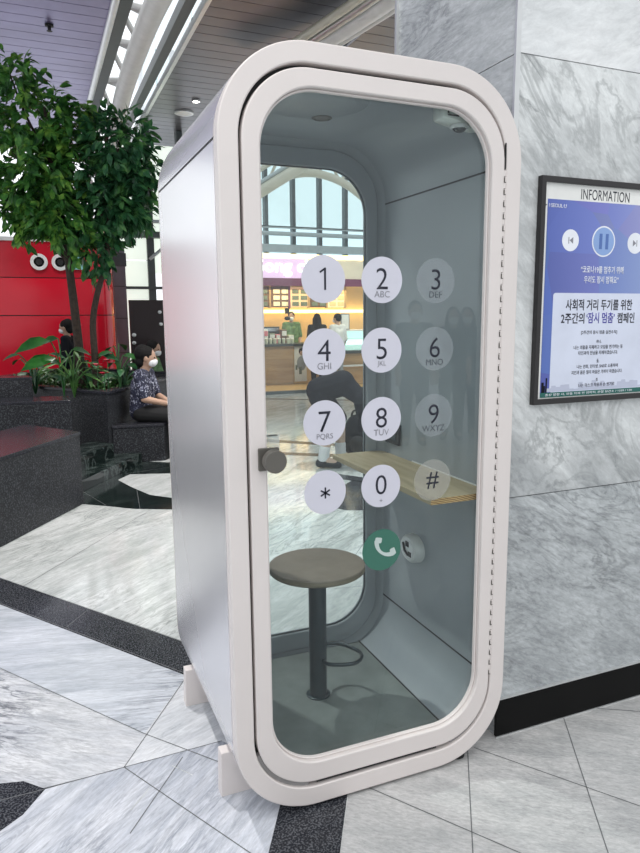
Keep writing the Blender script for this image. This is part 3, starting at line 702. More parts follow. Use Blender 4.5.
text('strip_text', '증상 발현 시, 외출 자제 전 연락처, 관할 보건소 / 1339 / 120', (1.345, ys-.0009, 1.2537), .0095, poster_mats['b'], po, offset=.008, width=.40)

# ================================================================== HALL: trusses, lamps
def truss(name, label, pts, off, mat, rm=.10, rc=.06, n=6):
    """arched truss: two chords joined by plate webs"""
    t = thing(name, label, 'roof truss', pts[0])
    a = catmull(pts, 6); b = catmull([V(p)+V(o) for p, o in zip(pts, off)], 6)
    MB().tube(a, rm, 14).build('main_chord', mat, t); MB().tube(b, rc, 10).build('upper_chord', mat, t)
    m = MB(); k = 2
    while k+4 < len(a):
        for i, j in ((k, k+2), (k+4, k+2)):
            m.tube([a[i], b[j]], rc*.6, 8)
        m.prism([a[k]+V((0, -.02, 0)), a[k+1], b[k+2]], (0.02, 0.05, .0)); k += 4
    m.build('web', mat, t); return t
truss('roof_truss', 'white arched roof truss running through the open ceiling slot', [(1.10, 3.0, 4.5), (1.08, 5.0, 4.86), (1.05, 6.4, 4.99), (1.05, 8.05, 5.03), (1.05, 10.1, 4.90), (1.03, 12.5, 4.3), (1.0, 14, 3.6)],
      [(-.30, .3, .35)]*7, 'truss', .13, .06)
m = thing('roof_truss', 'pale roof beam with bright edges seen above the booth roof', 'roof truss', (3.3, 2, 4.8))
for dx, r, mt in ((0, .10, 'truss'), (.17, .045, 'truss'), (-.16, .05, 'alu'), (-.30, .05, 'trussbeige')):
    MB().tube([(3.62+dx, 1.6, 4.88), (3.43+dx, 4.0, 4.86), (3.20+dx, 5.6, 4.84), (2.93+dx, 6.8, 4.78), (2.5+dx, 8.2, 4.6)], r, 12).build('chord', mt, m)
# arches near the far curtain wall (seen through the booth)
a = thing('roof_truss', 'beige arched truss before the far window wall, seen through the booth', 'roof truss', (7, 17, 3))
arc = [(4.6, 17, 4.3), (5.6, 17, 5.0), (6.32, 17, 5.36), (7.06, 17, 5.47), (7.83, 17, 5.31), (8.52, 17, 4.93), (9.4, 17, 4.2)]
MB().tube(catmull(arc), .11, 12).build('main_chord', 'trussbeige', a)
MB().tube(catmull([(x, y, z+.55) for x, y, z in arc]), .07, 10).build('upper_chord', 'trussbeige', a)
m = MB()
for (x, y, z), (x2, y2, z2) in zip(arc, arc[1:]):
    m.tube([(x, y, z), ((x+x2)/2, y, (z+z2)/2+.55)], .04, 8); m.tube([((x+x2)/2, y, (z+z2)/2+.55), (x2, y2, z2)], .04, 8)
m.build('web', 'trussbeige', a)
m = thing('roof_beam', 'grey slanting roof beam crossing the corner of the booth window view', 'beam', (5.6, 16.4, 4.9))
MB().tube([(4.2, 16.4, 4.1), (5.4, 16.4, 4.86), (6.9, 16.4, 5.8)], .16, 14).build('tube', 'trussbeige', m)
MB().tube([(4.2, 16.35, 4.33), (5.4, 16.35, 5.09), (6.9, 16.35, 6.03)], .05, 10).build('edge_pipe', 'rail', m)
dl = [(2.154, 10.75), (2.203, 10.01)]
for k, (x, y) in enumerate(dl):
    r = .16 if k == 0 else .07
    t = thing('downlight', ('large round downlight in the grey slat ceiling' if k == 0 else 'small bright downlight in the grey slat ceiling'), 'ceiling light', (x, y, 4.97), 'downlights in the slat ceiling')
    MB().lathe((x, y, 4.97), [(r, .028), (r, 0), (r*.75, 0), (r*.72, .02), (.001, .02)], 24).build('rim', 'alu', t, smooth=40)
    MB().lathe((x, y, 4.968), [(r*.72, .012), (r*.72, .006), (.001, .006)], 24).build('lens', 'lamp' if k else 'whiteplastic', t, smooth=40)
t = thing('sprinkler_head', 'small dark sprinkler head under the purple slat ceiling', 'sprinkler', (-.05, 7.75, 4.93))
MB().lathe((-.05, 7.75, 4.93), [(.05, .068), (.05, .05), (.02, .045), (.02, 0), (.035, -.004), (.001, -.006)], 16).build('body', 'black', t, smooth=40)

# ================================================================== PLANTER, GRANITE BLOCKS
U = V((.553, -.834)); Vv = V((.53, .848))
def P2(o, a, b): q = V(o)+Vv*a-U*b; return (q.x, q.y)
PC = (.172, 5.60)
pl = thing('planter', 'dark granite planter box filled with trees and leafy plants', 'planter', (.1, 6.8, 0))
quad = [P2(PC, 0, 0), P2(PC, 2.4, 0), P2(PC, 2.4, 2.6), P2(PC, 0, 2.6)]
quad_i = [P2(PC, .12, .12), P2(PC, 2.28, .12), P2(PC, 2.28, 2.48), P2(PC, .12, 2.48)]
m = MB()
for k in range(4):
    j = (k+1) % 4; m.zprism([quad[k], quad[j], quad_i[j], quad_i[k]], 0, .745)
m.build('wall', 'granite_block', pl, smooth=0)
m = MB(); q2 = [P2(PC, -.02, -.02), P2(PC, 2.42, -.02), P2(PC, 2.42, 2.62), P2(PC, -.02, 2.62)]
for k in range(4):
    j = (k+1) % 4; m.zprism([q2[k], q2[j], quad_i[j], quad_i[k]], .7455, .775)
m.build('rim', 'granite_gloss', pl, smooth=0, bevel=.004)
MB().zprism(quad_i, .60, .70).build('soil', 'soil', pl, smooth=0)
def block(name, label, pts, z0, z1, cat='block', top=.03):
    t = thing(name, label, cat, (sum(p[0] for p in pts)/len(pts), sum(p[1] for p in pts)/len(pts), z0))
    MB().zprism(pts, z0, z1-top).build('body', 'granite_block', t, smooth=0, bevel=.004)
    c = V((sum(p[0] for p in pts)/len(pts), sum(p[1] for p in pts)/len(pts)))
    q = [tuple(c+(V(p)-c)*1.012) for p in pts]
    MB().zprism(q, z1-top+.0005, z1).build('top_slab', 'granite_gloss', t, smooth=0, bevel=.004); return t
A = V((-.184, 4.122))
block('granite_bench', 'speckled dark granite bench block nearest the camera at left edge', [P2(A, 0, 0), P2(A, -1.9, 0), P2(A, -1.9, .75), P2(A, 0, .75)], 0, .605, 'bench')
block('granite_bench', 'low granite bench under the woman in patterned blouse', [(.215, 5.66), (.735, 5.60), (1.60, 7.02), (1.27, 7.34)], 0, .405, 'bench')
block('granite_bench', 'far granite bench under the seated person in green', [(.84, 8.38), (1.28, 8.38), (1.28, 8.95), (.84, 8.95)], 0, .40, 'bench')
block('granite_bench', 'dark granite slab bench between nearest block and the planter', [(-1.4, 5.45), (-.19, 5.28), (-.19, 5.70), (-1.4, 5.95)], .0, .74, 'bench')
block('granite_bench', 'tall granite block at left edge before the plants', [(-1.4, 6.0), (-.52, 5.86), (-.56, 6.15), (-1.4, 6.3)], .0, .93, 'bench')
for k, (h, o, l, lab) in enumerate(((.105, (-.25, 4.40), 1.40, 'lowest polished dark green step beside the granite block'), (.24, (-.26, 4.78), .88, 'second polished dark green step beside the planter corner'))):
    q = [P2(o, 0, 0), P2(o, l, 0), P2(o, l, .34), P2(o, 0, .34)]
    m = MB(); m.zprism(q, 0, h); tag(m.build('step', 'greenstone', smooth=0, bevel=.004), lab, 'step')

# ---- plants
def leaf(m, p, d, n, L, wd, curl=.15):
    """one pointed leaf: two rows of quads folded along the midrib"""
    d = d.normalized(); s = d.cross(n)
    s = s.normalized() if s.length > 1e-4 else d.orthogonal().normalized()
    n = s.cross(d)
    prof = ((0, .05), (.25, .8), (.5, 1), (.75, .65), (1, .02)); mid = []; l = []; r = []
    for t, w in prof:
        c = p+d*L*t-n*curl*L*t*t
        mid.append(m.bm.verts.new(c)); l.append(m.bm.verts.new(c+s*wd*w+n*wd*w*.25)); r.append(m.bm.verts.new(c-s*wd*w+n*wd*w*.25))
    for i in range(4): m.face([mid[i], mid[i+1], l[i+1], l[i]]); m.face([mid[i], r[i], r[i+1], mid[i+1]])
def rdir(): 
    while True:
        v = V((random.uniform(-1, 1), random.uniform(-1, 1), random.uniform(-1, 1)))
        if .1 < v.length < 1: return v.normalized()
def foliage(clumps, dens, L=.085, mat='leaf', parent=None):
    m = MB()
    for (cx, cy, cz), (rx, ry, rz), f in clumps:
        for _ in range(int(dens*f)):
            o = rdir(); rad = random.random()**.45
            tw = V((cx+o.x*rx*rad, cy+o.y*ry*rad, cz+o.z*rz*rad))
            base = (o*.6+rdir()*.6+V((0, 0, -.25))).normalized()
            for q in range(5):
                d = (base+rdir()*.75+V((0, 0, -.25))).normalized()
                leaf(m, tw+base*(.05*q)*.7, d, (V((0, 0, 1))+rdir()*.7).normalized(), L*random.uniform(.7, 1.25), L*.24*random.uniform(.8, 1.2))
    return m.build('foliage', mat, parent, smooth=0, fix=False)
def tree(label, trunk, radii, branches, clumps, dens, mat):
    t = thing('tree', label, 'tree', trunk[0], 'trees in the planter')
    MB().tube(catmull(trunk, 5), [radii[0]+(radii[1]-radii[0])*k/(5*(len(trunk)-1)) for k in range(5*(len(trunk)-1)+1)], 10).build('trunk', 'bark', t)
    m = MB()
    for br in branches: c = catmull(br, 4); m.tube(c, [.02-.014*k/(len(c)-1) for k in range(len(c))], 7)
    m.build('branches', 'bark', t); foliage(clumps, dens, .125, mat, t); return t
random.seed(11)
ty = 6.35
tree('taller leafy tree at left with crown reaching up to the purple ceiling', [(-.01, ty, .69), (-.03, ty, 1.3), (-.06, ty, 1.9), (-.10, ty, 2.4), (-.16, ty+.05, 3.1), (-.2, ty, 3.7)], (.055, .025),
     [[(-.10, ty, 2.4), (-.3, ty-.1, 2.8), (-.55, ty-.1, 3.2)], [(-.12, ty, 2.6), (0, ty+.1, 3.0), (.12, ty+.1, 3.4)], [(-.08, ty, 2.1), (-.3, ty, 2.4), (-.6, ty-.1, 2.5)], [(-.16, ty, 3.1), (-.4, ty, 3.6), (-.55, ty, 4.1)]],
     [((-.32, ty, 3.55), (.36, .42, .38), 1.0), ((-.42, ty, 3.95), (.20, .25, .22), .35), ((-.03, ty, 3.40), (.20, .3, .22), .45), ((-.38, ty-.1, 3.05), (.36, .4, .36), 1.0), ((-.05, ty, 3.0), (.26, .35, .3), .6), ((-.35, ty-.1, 2.68), (.36, .36, .22), .9), ((-.12, ty-.2, 2.52), (.25, .25, .2), .45), ((-.48, ty, 2.55), (.2, .3, .15), .3), ((.02, ty-.1, 2.30), (.12, .2, .2), .2), ((.16, ty, 3.72), (.16, .2, .10), .2)], 118, 'leaf')
random.seed(12)
tx = 6.2
tree('shorter dark leaved tree with slim curved trunk in front of red kiosk', [(.12, tx, .69), (.125, tx, 1.1), (.13, tx, 1.5), (.21, tx, 1.85), (.30, tx, 2.1), (.34, tx, 2.5), (.38, tx, 2.9), (.48, tx, 3.3)], (.04, .02),
     [[(.34, tx, 2.5), (.2, tx, 2.8), (.16, tx, 3.1)], [(.36, tx, 2.7), (.55, tx, 2.9), (.75, tx, 3.05)], [(.32, tx, 2.3), (.46, tx-.1, 2.5), (.6, tx-.1, 2.6)]],
     [((.50, tx, 3.32), (.33, .36, .30), 1.0), ((.68, tx, 3.0), (.20, .3, .22), .5), ((.36, tx, 2.95), (.26, .3, .26), .7), ((.48, tx, 2.68), (.26, .3, .20), .65), ((.25, tx, 2.55), (.2, .25, .22), .4), ((.62, tx, 2.72), (.12, .2, .14), .2), ((.22, tx, 2.2), (.10, .12, .22), .2)], 128, 'leafdark')
# broad-leaved plants, each one a thing
random.seed(21)
def broad(label, c, leaves, mat='leafbroad', name='broad_leaf_plant'):
    t = thing(name, label, 'plant', c, 'plants in the planter'); st = MB(); lf = MB(); c = V(c)
    for ang, reach, rise, L, wd in leaves:
        a = math.radians(ang); d = V((math.cos(a), math.sin(a), 0)); tip = c+d*reach+V((0, 0, rise))
        st.tube(catmull([c, c+d*reach*.35+V((0, 0, rise*.7)), tip], 4), .007, 6)
        leaf(lf, tip, (d+V((0, 0, -.1))), V((-d.x*.2, -.6, 1)), L, wd, .3)
    st.build('stems', mat, t); lf.build('leaves', mat, t, smooth=180, fix=False); return t
broad('plant with two big glossy leaves at left beside tree trunk', (-.22, 6.05, .69), [(185, .10, .60, .36, .10), (200, .06, .42, .36, .10), (20, .12, .5, .25, .07), (170, .02, .62, .2, .07)])
broad('plant with upright pointed leaves right of the slim trunk', (.36, 6.1, .69), [(160, .06, .46, .24, .055), (120, .05, .52, .2, .05), (15, .05, .42, .28, .07), (60, .03, .55, .22, .05), (-10, .12, .40, .3, .06)])
broad('dark leafy plant between the two tree trunks', (.06, 6.25, .69), [(k*47, .12+.04*(k % 3), .22+.07*(k % 4), .2, .045) for k in range(10)], 'leafdark')
broad('silvery grass like plant behind the planter rim', (-.12, 5.98, .69), [(k*31, .10+.03*(k % 4), .25+.06*(k % 5), .24, .016) for k in range(18)], 'leafground', 'spiky_plant')
broad('low dark plant at the left end of planter', (-.5, 6.5, .69), [(k*41, .14+.03*(k % 4), .20+.06*(k % 5), .2, .04) for k in range(12)], 'leafdark')
broad('bushy dark plant beside the seated woman', (.42, 6.25, .69), [(k*37, .10+.03*(k % 4), .15+.06*(k % 5), .17, .04) for k in range(14)], 'leafdark')
for k, (x, y, z) in enumerate(((.11, 5.85, 1.02), (.17, 5.82, .93), (.22, 5.9, 1.06))):
    t = thing('red_flower', ['red flower in front of the slim tree trunk', 'lowest red flower above the ground cover', 'red flower right of the slim tree trunk'][k], 'flower', (x, y, .69), 'red flowers in the planter')
    MB().tube([(x, y, .69), (x+.01, y, z)], .004, 6).build('stem', 'leafdark', t)
    m = MB()
    for q in range(4): leaf(m, V((x, y, z)), V((math.cos(q*1.7), math.sin(q*1.7), .6)), V((0, 0, 1)), .075, .028)
    m.build('petals', 'redflower', t, smooth=180, fix=False)
m = MB(); random.seed(5)
for _ in range(1500):
    a, b = random.uniform(.13, 1.3), random.uniform(.13, 1.9); x, y = P2(PC, a, b)
    h = .70+random.random()*.13
    leaf(m, V((x, y, h)), rdir()+V((0, 0, .3)), V((0, 0, 1)), random.uniform(.05, .09), .018)
tag(m.build('ground_cover', 'leafground', smooth=0, fix=False), 'small leafy ground cover filling the granite planter', 'plants', kind='stuff')

# ================================================================== LEFT BACKGROUND: kiosk, pilaster, board
ky = 10.0
ki = thing('kiosk', 'glossy red kiosk with rounded corner behind the trees', 'kiosk', (-.6, 10.8, 0))
def kioskplan(g=0): 
    p = [(-2.4-g, ky+2.2+g), (-2.4-g, ky-g)]
    for k in range(11):
        a = math.radians(-90+90*k/10); p.append((.42+(.36+g)*math.cos(a), ky+.36+(.36+g)*math.sin(a)))
    p.append((.78+g, ky+2.2+g)); return p
for n_, z0, z1, mt in (('wall', 0, 1.555, 'red'), ('wall', 1.57, 2.13, 'red'), ('fascia', 2.145, 2.68, 'redtop')):
    MB().zprism(kioskplan(), z0, z1).build(n_, mt, ki, smooth=40)
MB().zprism(kioskplan(-.01), .1, 2.67).build('seam', 'black', ki, smooth=40)
MB().zprism(kioskplan(.02), 2.682, 2.74).build('roof', 'whitepaint', ki, smooth=40)
for x in (-.328, -.025):
    r_ = MB().lathe((x, ky-.002, 2.375), [(.125, 0), (.125, -.03), (.075, -.03), (.075, 0)], 32, 'y').build('sign_letter', 'whitepaint', ki, smooth=40)
    MB().lathe((x, ky-.002, 2.375), [(.05, 0), (.05, -.03), (.001, -.03)], 24, 'y').build('dot', 'black', r_, smooth=40)
MB().box(.115, .32, ky-.03, ky-.005, 2.27, 2.55).build('teal_sign', 'teal', ki, smooth=0)
# backlit window in the end wall, dark pilaster
t = MB(); t.box(.86, 1.06, 10.9, 11.3, 0, 2.78); t.mi = 1; t.box(.85, 1.08, 10.88, 11.32, 2.4, 2.62)
for z in (.9, 1.5, 2.05): t.box(.858, 1.062, 10.895, 11.0, z, z+.015)
struct(t, 'wall_back', ['greywall', 'mullion'], smooth=0)
t = MB()
for z0, z1 in ((2.60, 3.0), (2.10, 2.58), (0, 2.05)): t.box(1.10, 1.60, 12.0, 12.03, z0, z1)
t.box(1.16, 1.60, 12.0, 12.03, 3.12, 4.7); t.box(1.73, 2.24, 12.0, 12.03, 2.35, 4.7)
struct(t, 'window_2', ['palegreen'], smooth=0)
t = MB(); t.box(1.60, 1.73, 11.9, 12.1, 0, 5.0); t.box(1.05, 2.6, 11.85, 12.0, 2.05, 2.10); t.box(2.25, 2.36, 12.0, 12.2, 0, 5.0)
t.box(.9, 2.8, 11.7, 11.9, 2.99, 3.10); struct(t, 'trim_8', 'mullion', smooth=0)
t = MB(); t.tube([(1.62, 11.8, 2.6), (2.1, 11.8, 3.0), (2.6, 11.8, 3.4)], .03, 8); t.box(1.5, 3.0, 11.6, 11.75, 3.25, 3.30); t.tube([(1.3, 11.9, 3.3), (1.65, 11.9, 4.2)], .07, 8)
struct(t, 'trim_9', 'rail')
bd = thing('display_board', 'tall black maroon board with pale round hooks behind the seated woman', 'board', (1.6, 9.0, 0))
MB().box(.86, 2.6, 9.0, 9.08, .1, 1.78).build('panel', 'maroon', bd, smooth=0)
for x in (.95, 2.4): MB().box(x, x+.05, 8.98, 9.1, 0, .0995).build('stand', 'black', bd, smooth=0)
for x, z, r in ((.905, 1.262, .03), (.90, 1.145, .028), (1.30, 1.60, .026), (1.31, 1.42, .026)):
    MB().lathe((x, 8.995, z), [(r, 0), (r, -.03), (r*.6, -.035), (.001, -.035)], 20, 'y').build('hook', 'alu', bd, smooth=40)
t = MB(); t.box(1.75, 1.98, 9.6, 9.8, 0, 2.32); struct(t, 'wall_left', 'blackstone', smooth=0)
LX, LY, LZ = .90, 11.5, 3.01
pt = thing('pendant_lamp', 'beige bowl shaped pendant lamp glowing above the red kiosk', 'lamp', (LX, LY, LZ))
MB().lathe((LX, LY, LZ), [(.03, 0), (.16, .02), (.29, .11), (.33, .24), (.31, .24), (.26, .12), (.13, .04), (.001, .03)], 32).build('shade', emit('warm_lamp_shade', (.80, .64, .42), .25), pt, smooth=60)
MB().tube([(LX, LY, LZ+.03), (LX, LY, 5.0)], .006, 6).build('rod', 'rail', pt)

# ================================================================== SHOP SEEN THROUGH THE BOOTH
t = MB(); t.box(3.2, 7.6, 14.2, 14.3, 0, 2.84); struct(t, 'wall_far', 'warmwall', smooth=0)
t = MB(); t.box(3.2, 7.6, 11.2, 14.2, .0, .05); struct(t, 'trim_10', 'warmfloor', smooth=0)
t = MB(); t.box(3.2, 7.6, 11.1, 11.2, 0, .06); struct(t, 'trim_11', 'mullion', smooth=0)
t = MB(); t.box(3.2, 7.6, 12.54, 14.2, 2.80, 2.84); struct(t, 'trim_12', 'fasciapale', smooth=0)
sg = thing('shop_sign', 'glowing pink shop sign with white lettering over the counter', 'sign', (4.6, 12.5, 2.16))
MB().box(3.3, 4.98, 12.45, 12.5, 2.33, 2.74).build('panel', 'fascia', sg, smooth=0)
text('lettering', 'Gong cha', (4.57, 12.445, 2.545), .37, 'signwhite', sg, offset=.02, width=1.60, depth=.02)
MB().box(3.3, 5.0, 12.44, 12.52, 2.17, 2.328).build('plum_strip', 'purple', sg, smooth=0)
hd = thing('shop_header', 'cream shop header with plum strip right of glowing sign', 'sign', (6, 12.5, 2.16))
MB().box(4.99, 7.4, 12.46, 12.52, 2.33, 2.74).build('panel', 'fasciapale', hd, smooth=0)
MB().box(5.01, 6.42, 12.44, 12.52, 2.17, 2.328).build('plum_strip', 'purple', hd, smooth=0)
t = thing('strip_light', 'warm strip light along the top of shop header', 'light', (5, 12.5, 2.86))
MB().box(3.3, 7.4, 12.44, 12.52, 2.745, 2.835).build('tube', 'warmglow', t, smooth=0)
t = thing('strip_light', 'warm strip light under the shop menu boards', 'light', (5, 13.9, 1.5))
MB().box(3.3, 7.4, 14.05, 14.1995, 1.60, 1.68).build('tube', 'warmglow', t, smooth=0)
for k, (x0, x1, mt, lab) in enumerate(((3.75, 4.31, 'brownboard', 'brown menu board at left beneath the pink sign'), (4.36, 4.76, 'brownboard', 'pale menu board with drink pictures beneath the pink sign'), (4.80, 5.22, 'orangeboard', 'orange menu board left of sticker number one'), (5.26, 5.66, 'brownboard', 'dark menu board behind sticker number one'), (5.70, 6.12, 'paleboard', 'yellow menu board right of sticker number one'))):
    mb_ = thing('menu_board', lab, 'menu board', ((x0+x1)/2, 12.9, 1.72), 'menu boards in the shop')
    MB().box(x0, x1, 12.9, 12.94, 1.72, 2.17).build('panel', mt, mb_, smooth=0)
    m = MB(); m.box(x1, x1+.04, 12.88, 12.95, 1.70, 2.19); m.box(x0, x1, 12.88, 12.95, 2.17, 2.19); m.build('edge', 'purple' if k == 1 else 'counterwood', mb_, smooth=0)
    m = MB()
    for r in range(3):
        for c in range(2):
            xx = x0+.05+c*(x1-x0)*.48; m.box(xx, xx+(x1-x0)*.36, 12.885, 12.899, 1.75+r*.135, 1.84+r*.135)
    m.build('pictures', ['greenbox', 'paleboard', 'greenbox', 'greenbox', 'warmwall'][k], mb_, smooth=0)
ct = thing('counter', 'wood fronted shop counter with dark top at left', 'counter', (4.2, 12.7, 0))
MB().box(3.3, 4.72, 12.5, 13.1, .06, .88).build('body', 'counterwood', ct, smooth=0)
MB().box(3.3, 5.45, 12.44, 13.15, .88, .935).build('worktop', 'countertop', ct, smooth=0, bevel=.005)
MB().box(4.73, 5.45, 12.52, 13.1, .06, .88).build('end_panel', 'warmwall', ct, smooth=0)
wp = thing('wall_poster', 'white poster of a dark haired person on the counter front', 'poster', (4.87, 12.5, .1))
MB().box(4.735, 5.02, 12.50, 12.515, .10, .875).build('sheet', 'whitepaint', wp, smooth=0)
m = MB(); m.ell((4.90, 12.497, .76), (.065, .004, .075)); m.build('hair_print', 'hair', wp)
m = MB(); m.ell((4.905, 12.494, .72), (.045, .004, .055)); m.build('face_print', 'skin', wp)
m = MB(); m.ell((4.90, 12.496, .50), (.11, .004, .16)); m.build('shirt_print', 'greycloth', wp)
m = MB(); m.box(4.84, 4.90, 12.492, 12.4995, .26, .42); m.box(4.76, 4.80, 12.492, 12.4995, .36, .46); m.build('drink_print', 'greenbox', wp, smooth=0)
dc = thing('display_case', 'white lit glass display case at the right of shop', 'display case', (5.85, 12.1, 0))
MB().box(5.42, 6.9, 11.85, 12.5, .06, .72).build('base', 'counterwood', dc, smooth=0)
MB().box(5.40, 6.92, 11.82, 12.52, .72, .78).build('ledge', 'countertop', dc, smooth=0)
m = MB(); m.box(5.44, 6.9, 11.95, 12.45, .79, .90); m.box(5.44, 6.9, 11.95, 12.45, 1.02, 1.04); m.box(5.44, 6.9, 12.42, 12.45, .79, 1.2); m.build('shelves', 'casewhite', dc, smooth=0)
MB().box(5.42, 6.92, 11.84, 11.86, .785, 1.20).build('glass_front', 'glasscase', dc, smooth=0)
MB().box(5.42, 6.92, 11.84, 12.5, 1.201, 1.225).build('lid', 'whitepaint', dc, smooth=0)
m = MB(); m.box(5.40, 6.92, 11.80, 11.815, .44, .48); m.build('front_rail', 'whitepaint', dc, smooth=0)
fs = thing('menu_stand', 'small framed menu standing on the display case', 'menu stand', (5.73, 12.0, 1.226))
MB().box(5.63, 5.84, 12.0, 12.02, 1.226, 1.58).build('frame', 'greycloth', fs, smooth=0)
MB().box(5.655, 5.815, 11.994, 11.999, 1.25, 1.55).build('page', 'whitepaint', fs, smooth=0)
random.seed(9)
items = [(4.12, .18, .30, 'whitepaint', 'white carton at the left end of shop counter'), (4.30, .13, .22, 'greenbox', 'grey green box beside white carton on counter'), (4.44, .10, .20, 'pink', 'pink card box on the shop counter'), (4.58, .12, .30, 'brownboard', 'brown box stack near middle of shop counter'), (4.74, .13, .18, 'cup', 'pale green box near the shop till')]
for x, w, h, mt, lab in items:
    b_ = thing('carton', lab, 'box', (x, 12.75, .936), 'boxes on the shop counter')
    MB().box(x-w/2, x+w/2, 12.7, 12.88, .936, .936+h).build('body', mt, b_, smooth=0, bevel=.008)
    MB().box(x-w/2+.01, x+w/2-.01, 12.695, 12.70, .936+h*.55, .936+h*.9).build('sticker', 'whitepaint' if mt != 'whitepaint' else 'pink', b_, smooth=0)
for k in range(7):
    x = 4.10+k*.10
    c_ = thing('cup', ['paper cup nearest the left on counter front', 'second paper cup from the left on counter', 'third paper cup from the left on counter', 'middle paper cup of the counter row', 'third paper cup from the right on counter', 'second paper cup from the right on counter', 'rightmost paper cup of the counter row'][k], 'cup', (x, 12.52, .936), 'paper cups on the shop counter')
    MB().lathe((x, 12.52, .936), [(.028, 0), (.038, .10)], 16).build('body', 'cup', c_, smooth=40)
    MB().lathe((x, 12.52, .936), [(.041, .101), (.041, .110), (.03, .118), (.001, .118)], 16).build('lid', 'whitepaint', c_, smooth=40)
cm = thing('coffee_machine', 'dark coffee machine on the back of shop counter', 'coffee machine', (4.3, 13.0, .936))
MB().box(4.12, 4.55, 12.92, 13.12, .936, 1.30).build('body', 'countertop', cm, smooth=0, bevel=.01)
MB().box(4.14, 4.53, 12.90, 12.915, 1.20, 1.27).build('panel', 'steel', cm, smooth=0)
pg = thing('hanging_poster', 'small dark hanging ornament above the shop counter', 'ornament', (4.62, 12.6, 1.45))
MB().tube([(4.62, 12.6, 2.2), (4.62, 12.6, 1.74)], .004, 6).build('cord', 'black', pg)
m = MB(); m.box(4.57, 4.67, 12.58, 12.62, 1.58, 1.70); m.ell((4.62, 12.6, 1.48), (.07, .03, .045)); m.build('ornament', 'blackcloth', pg)

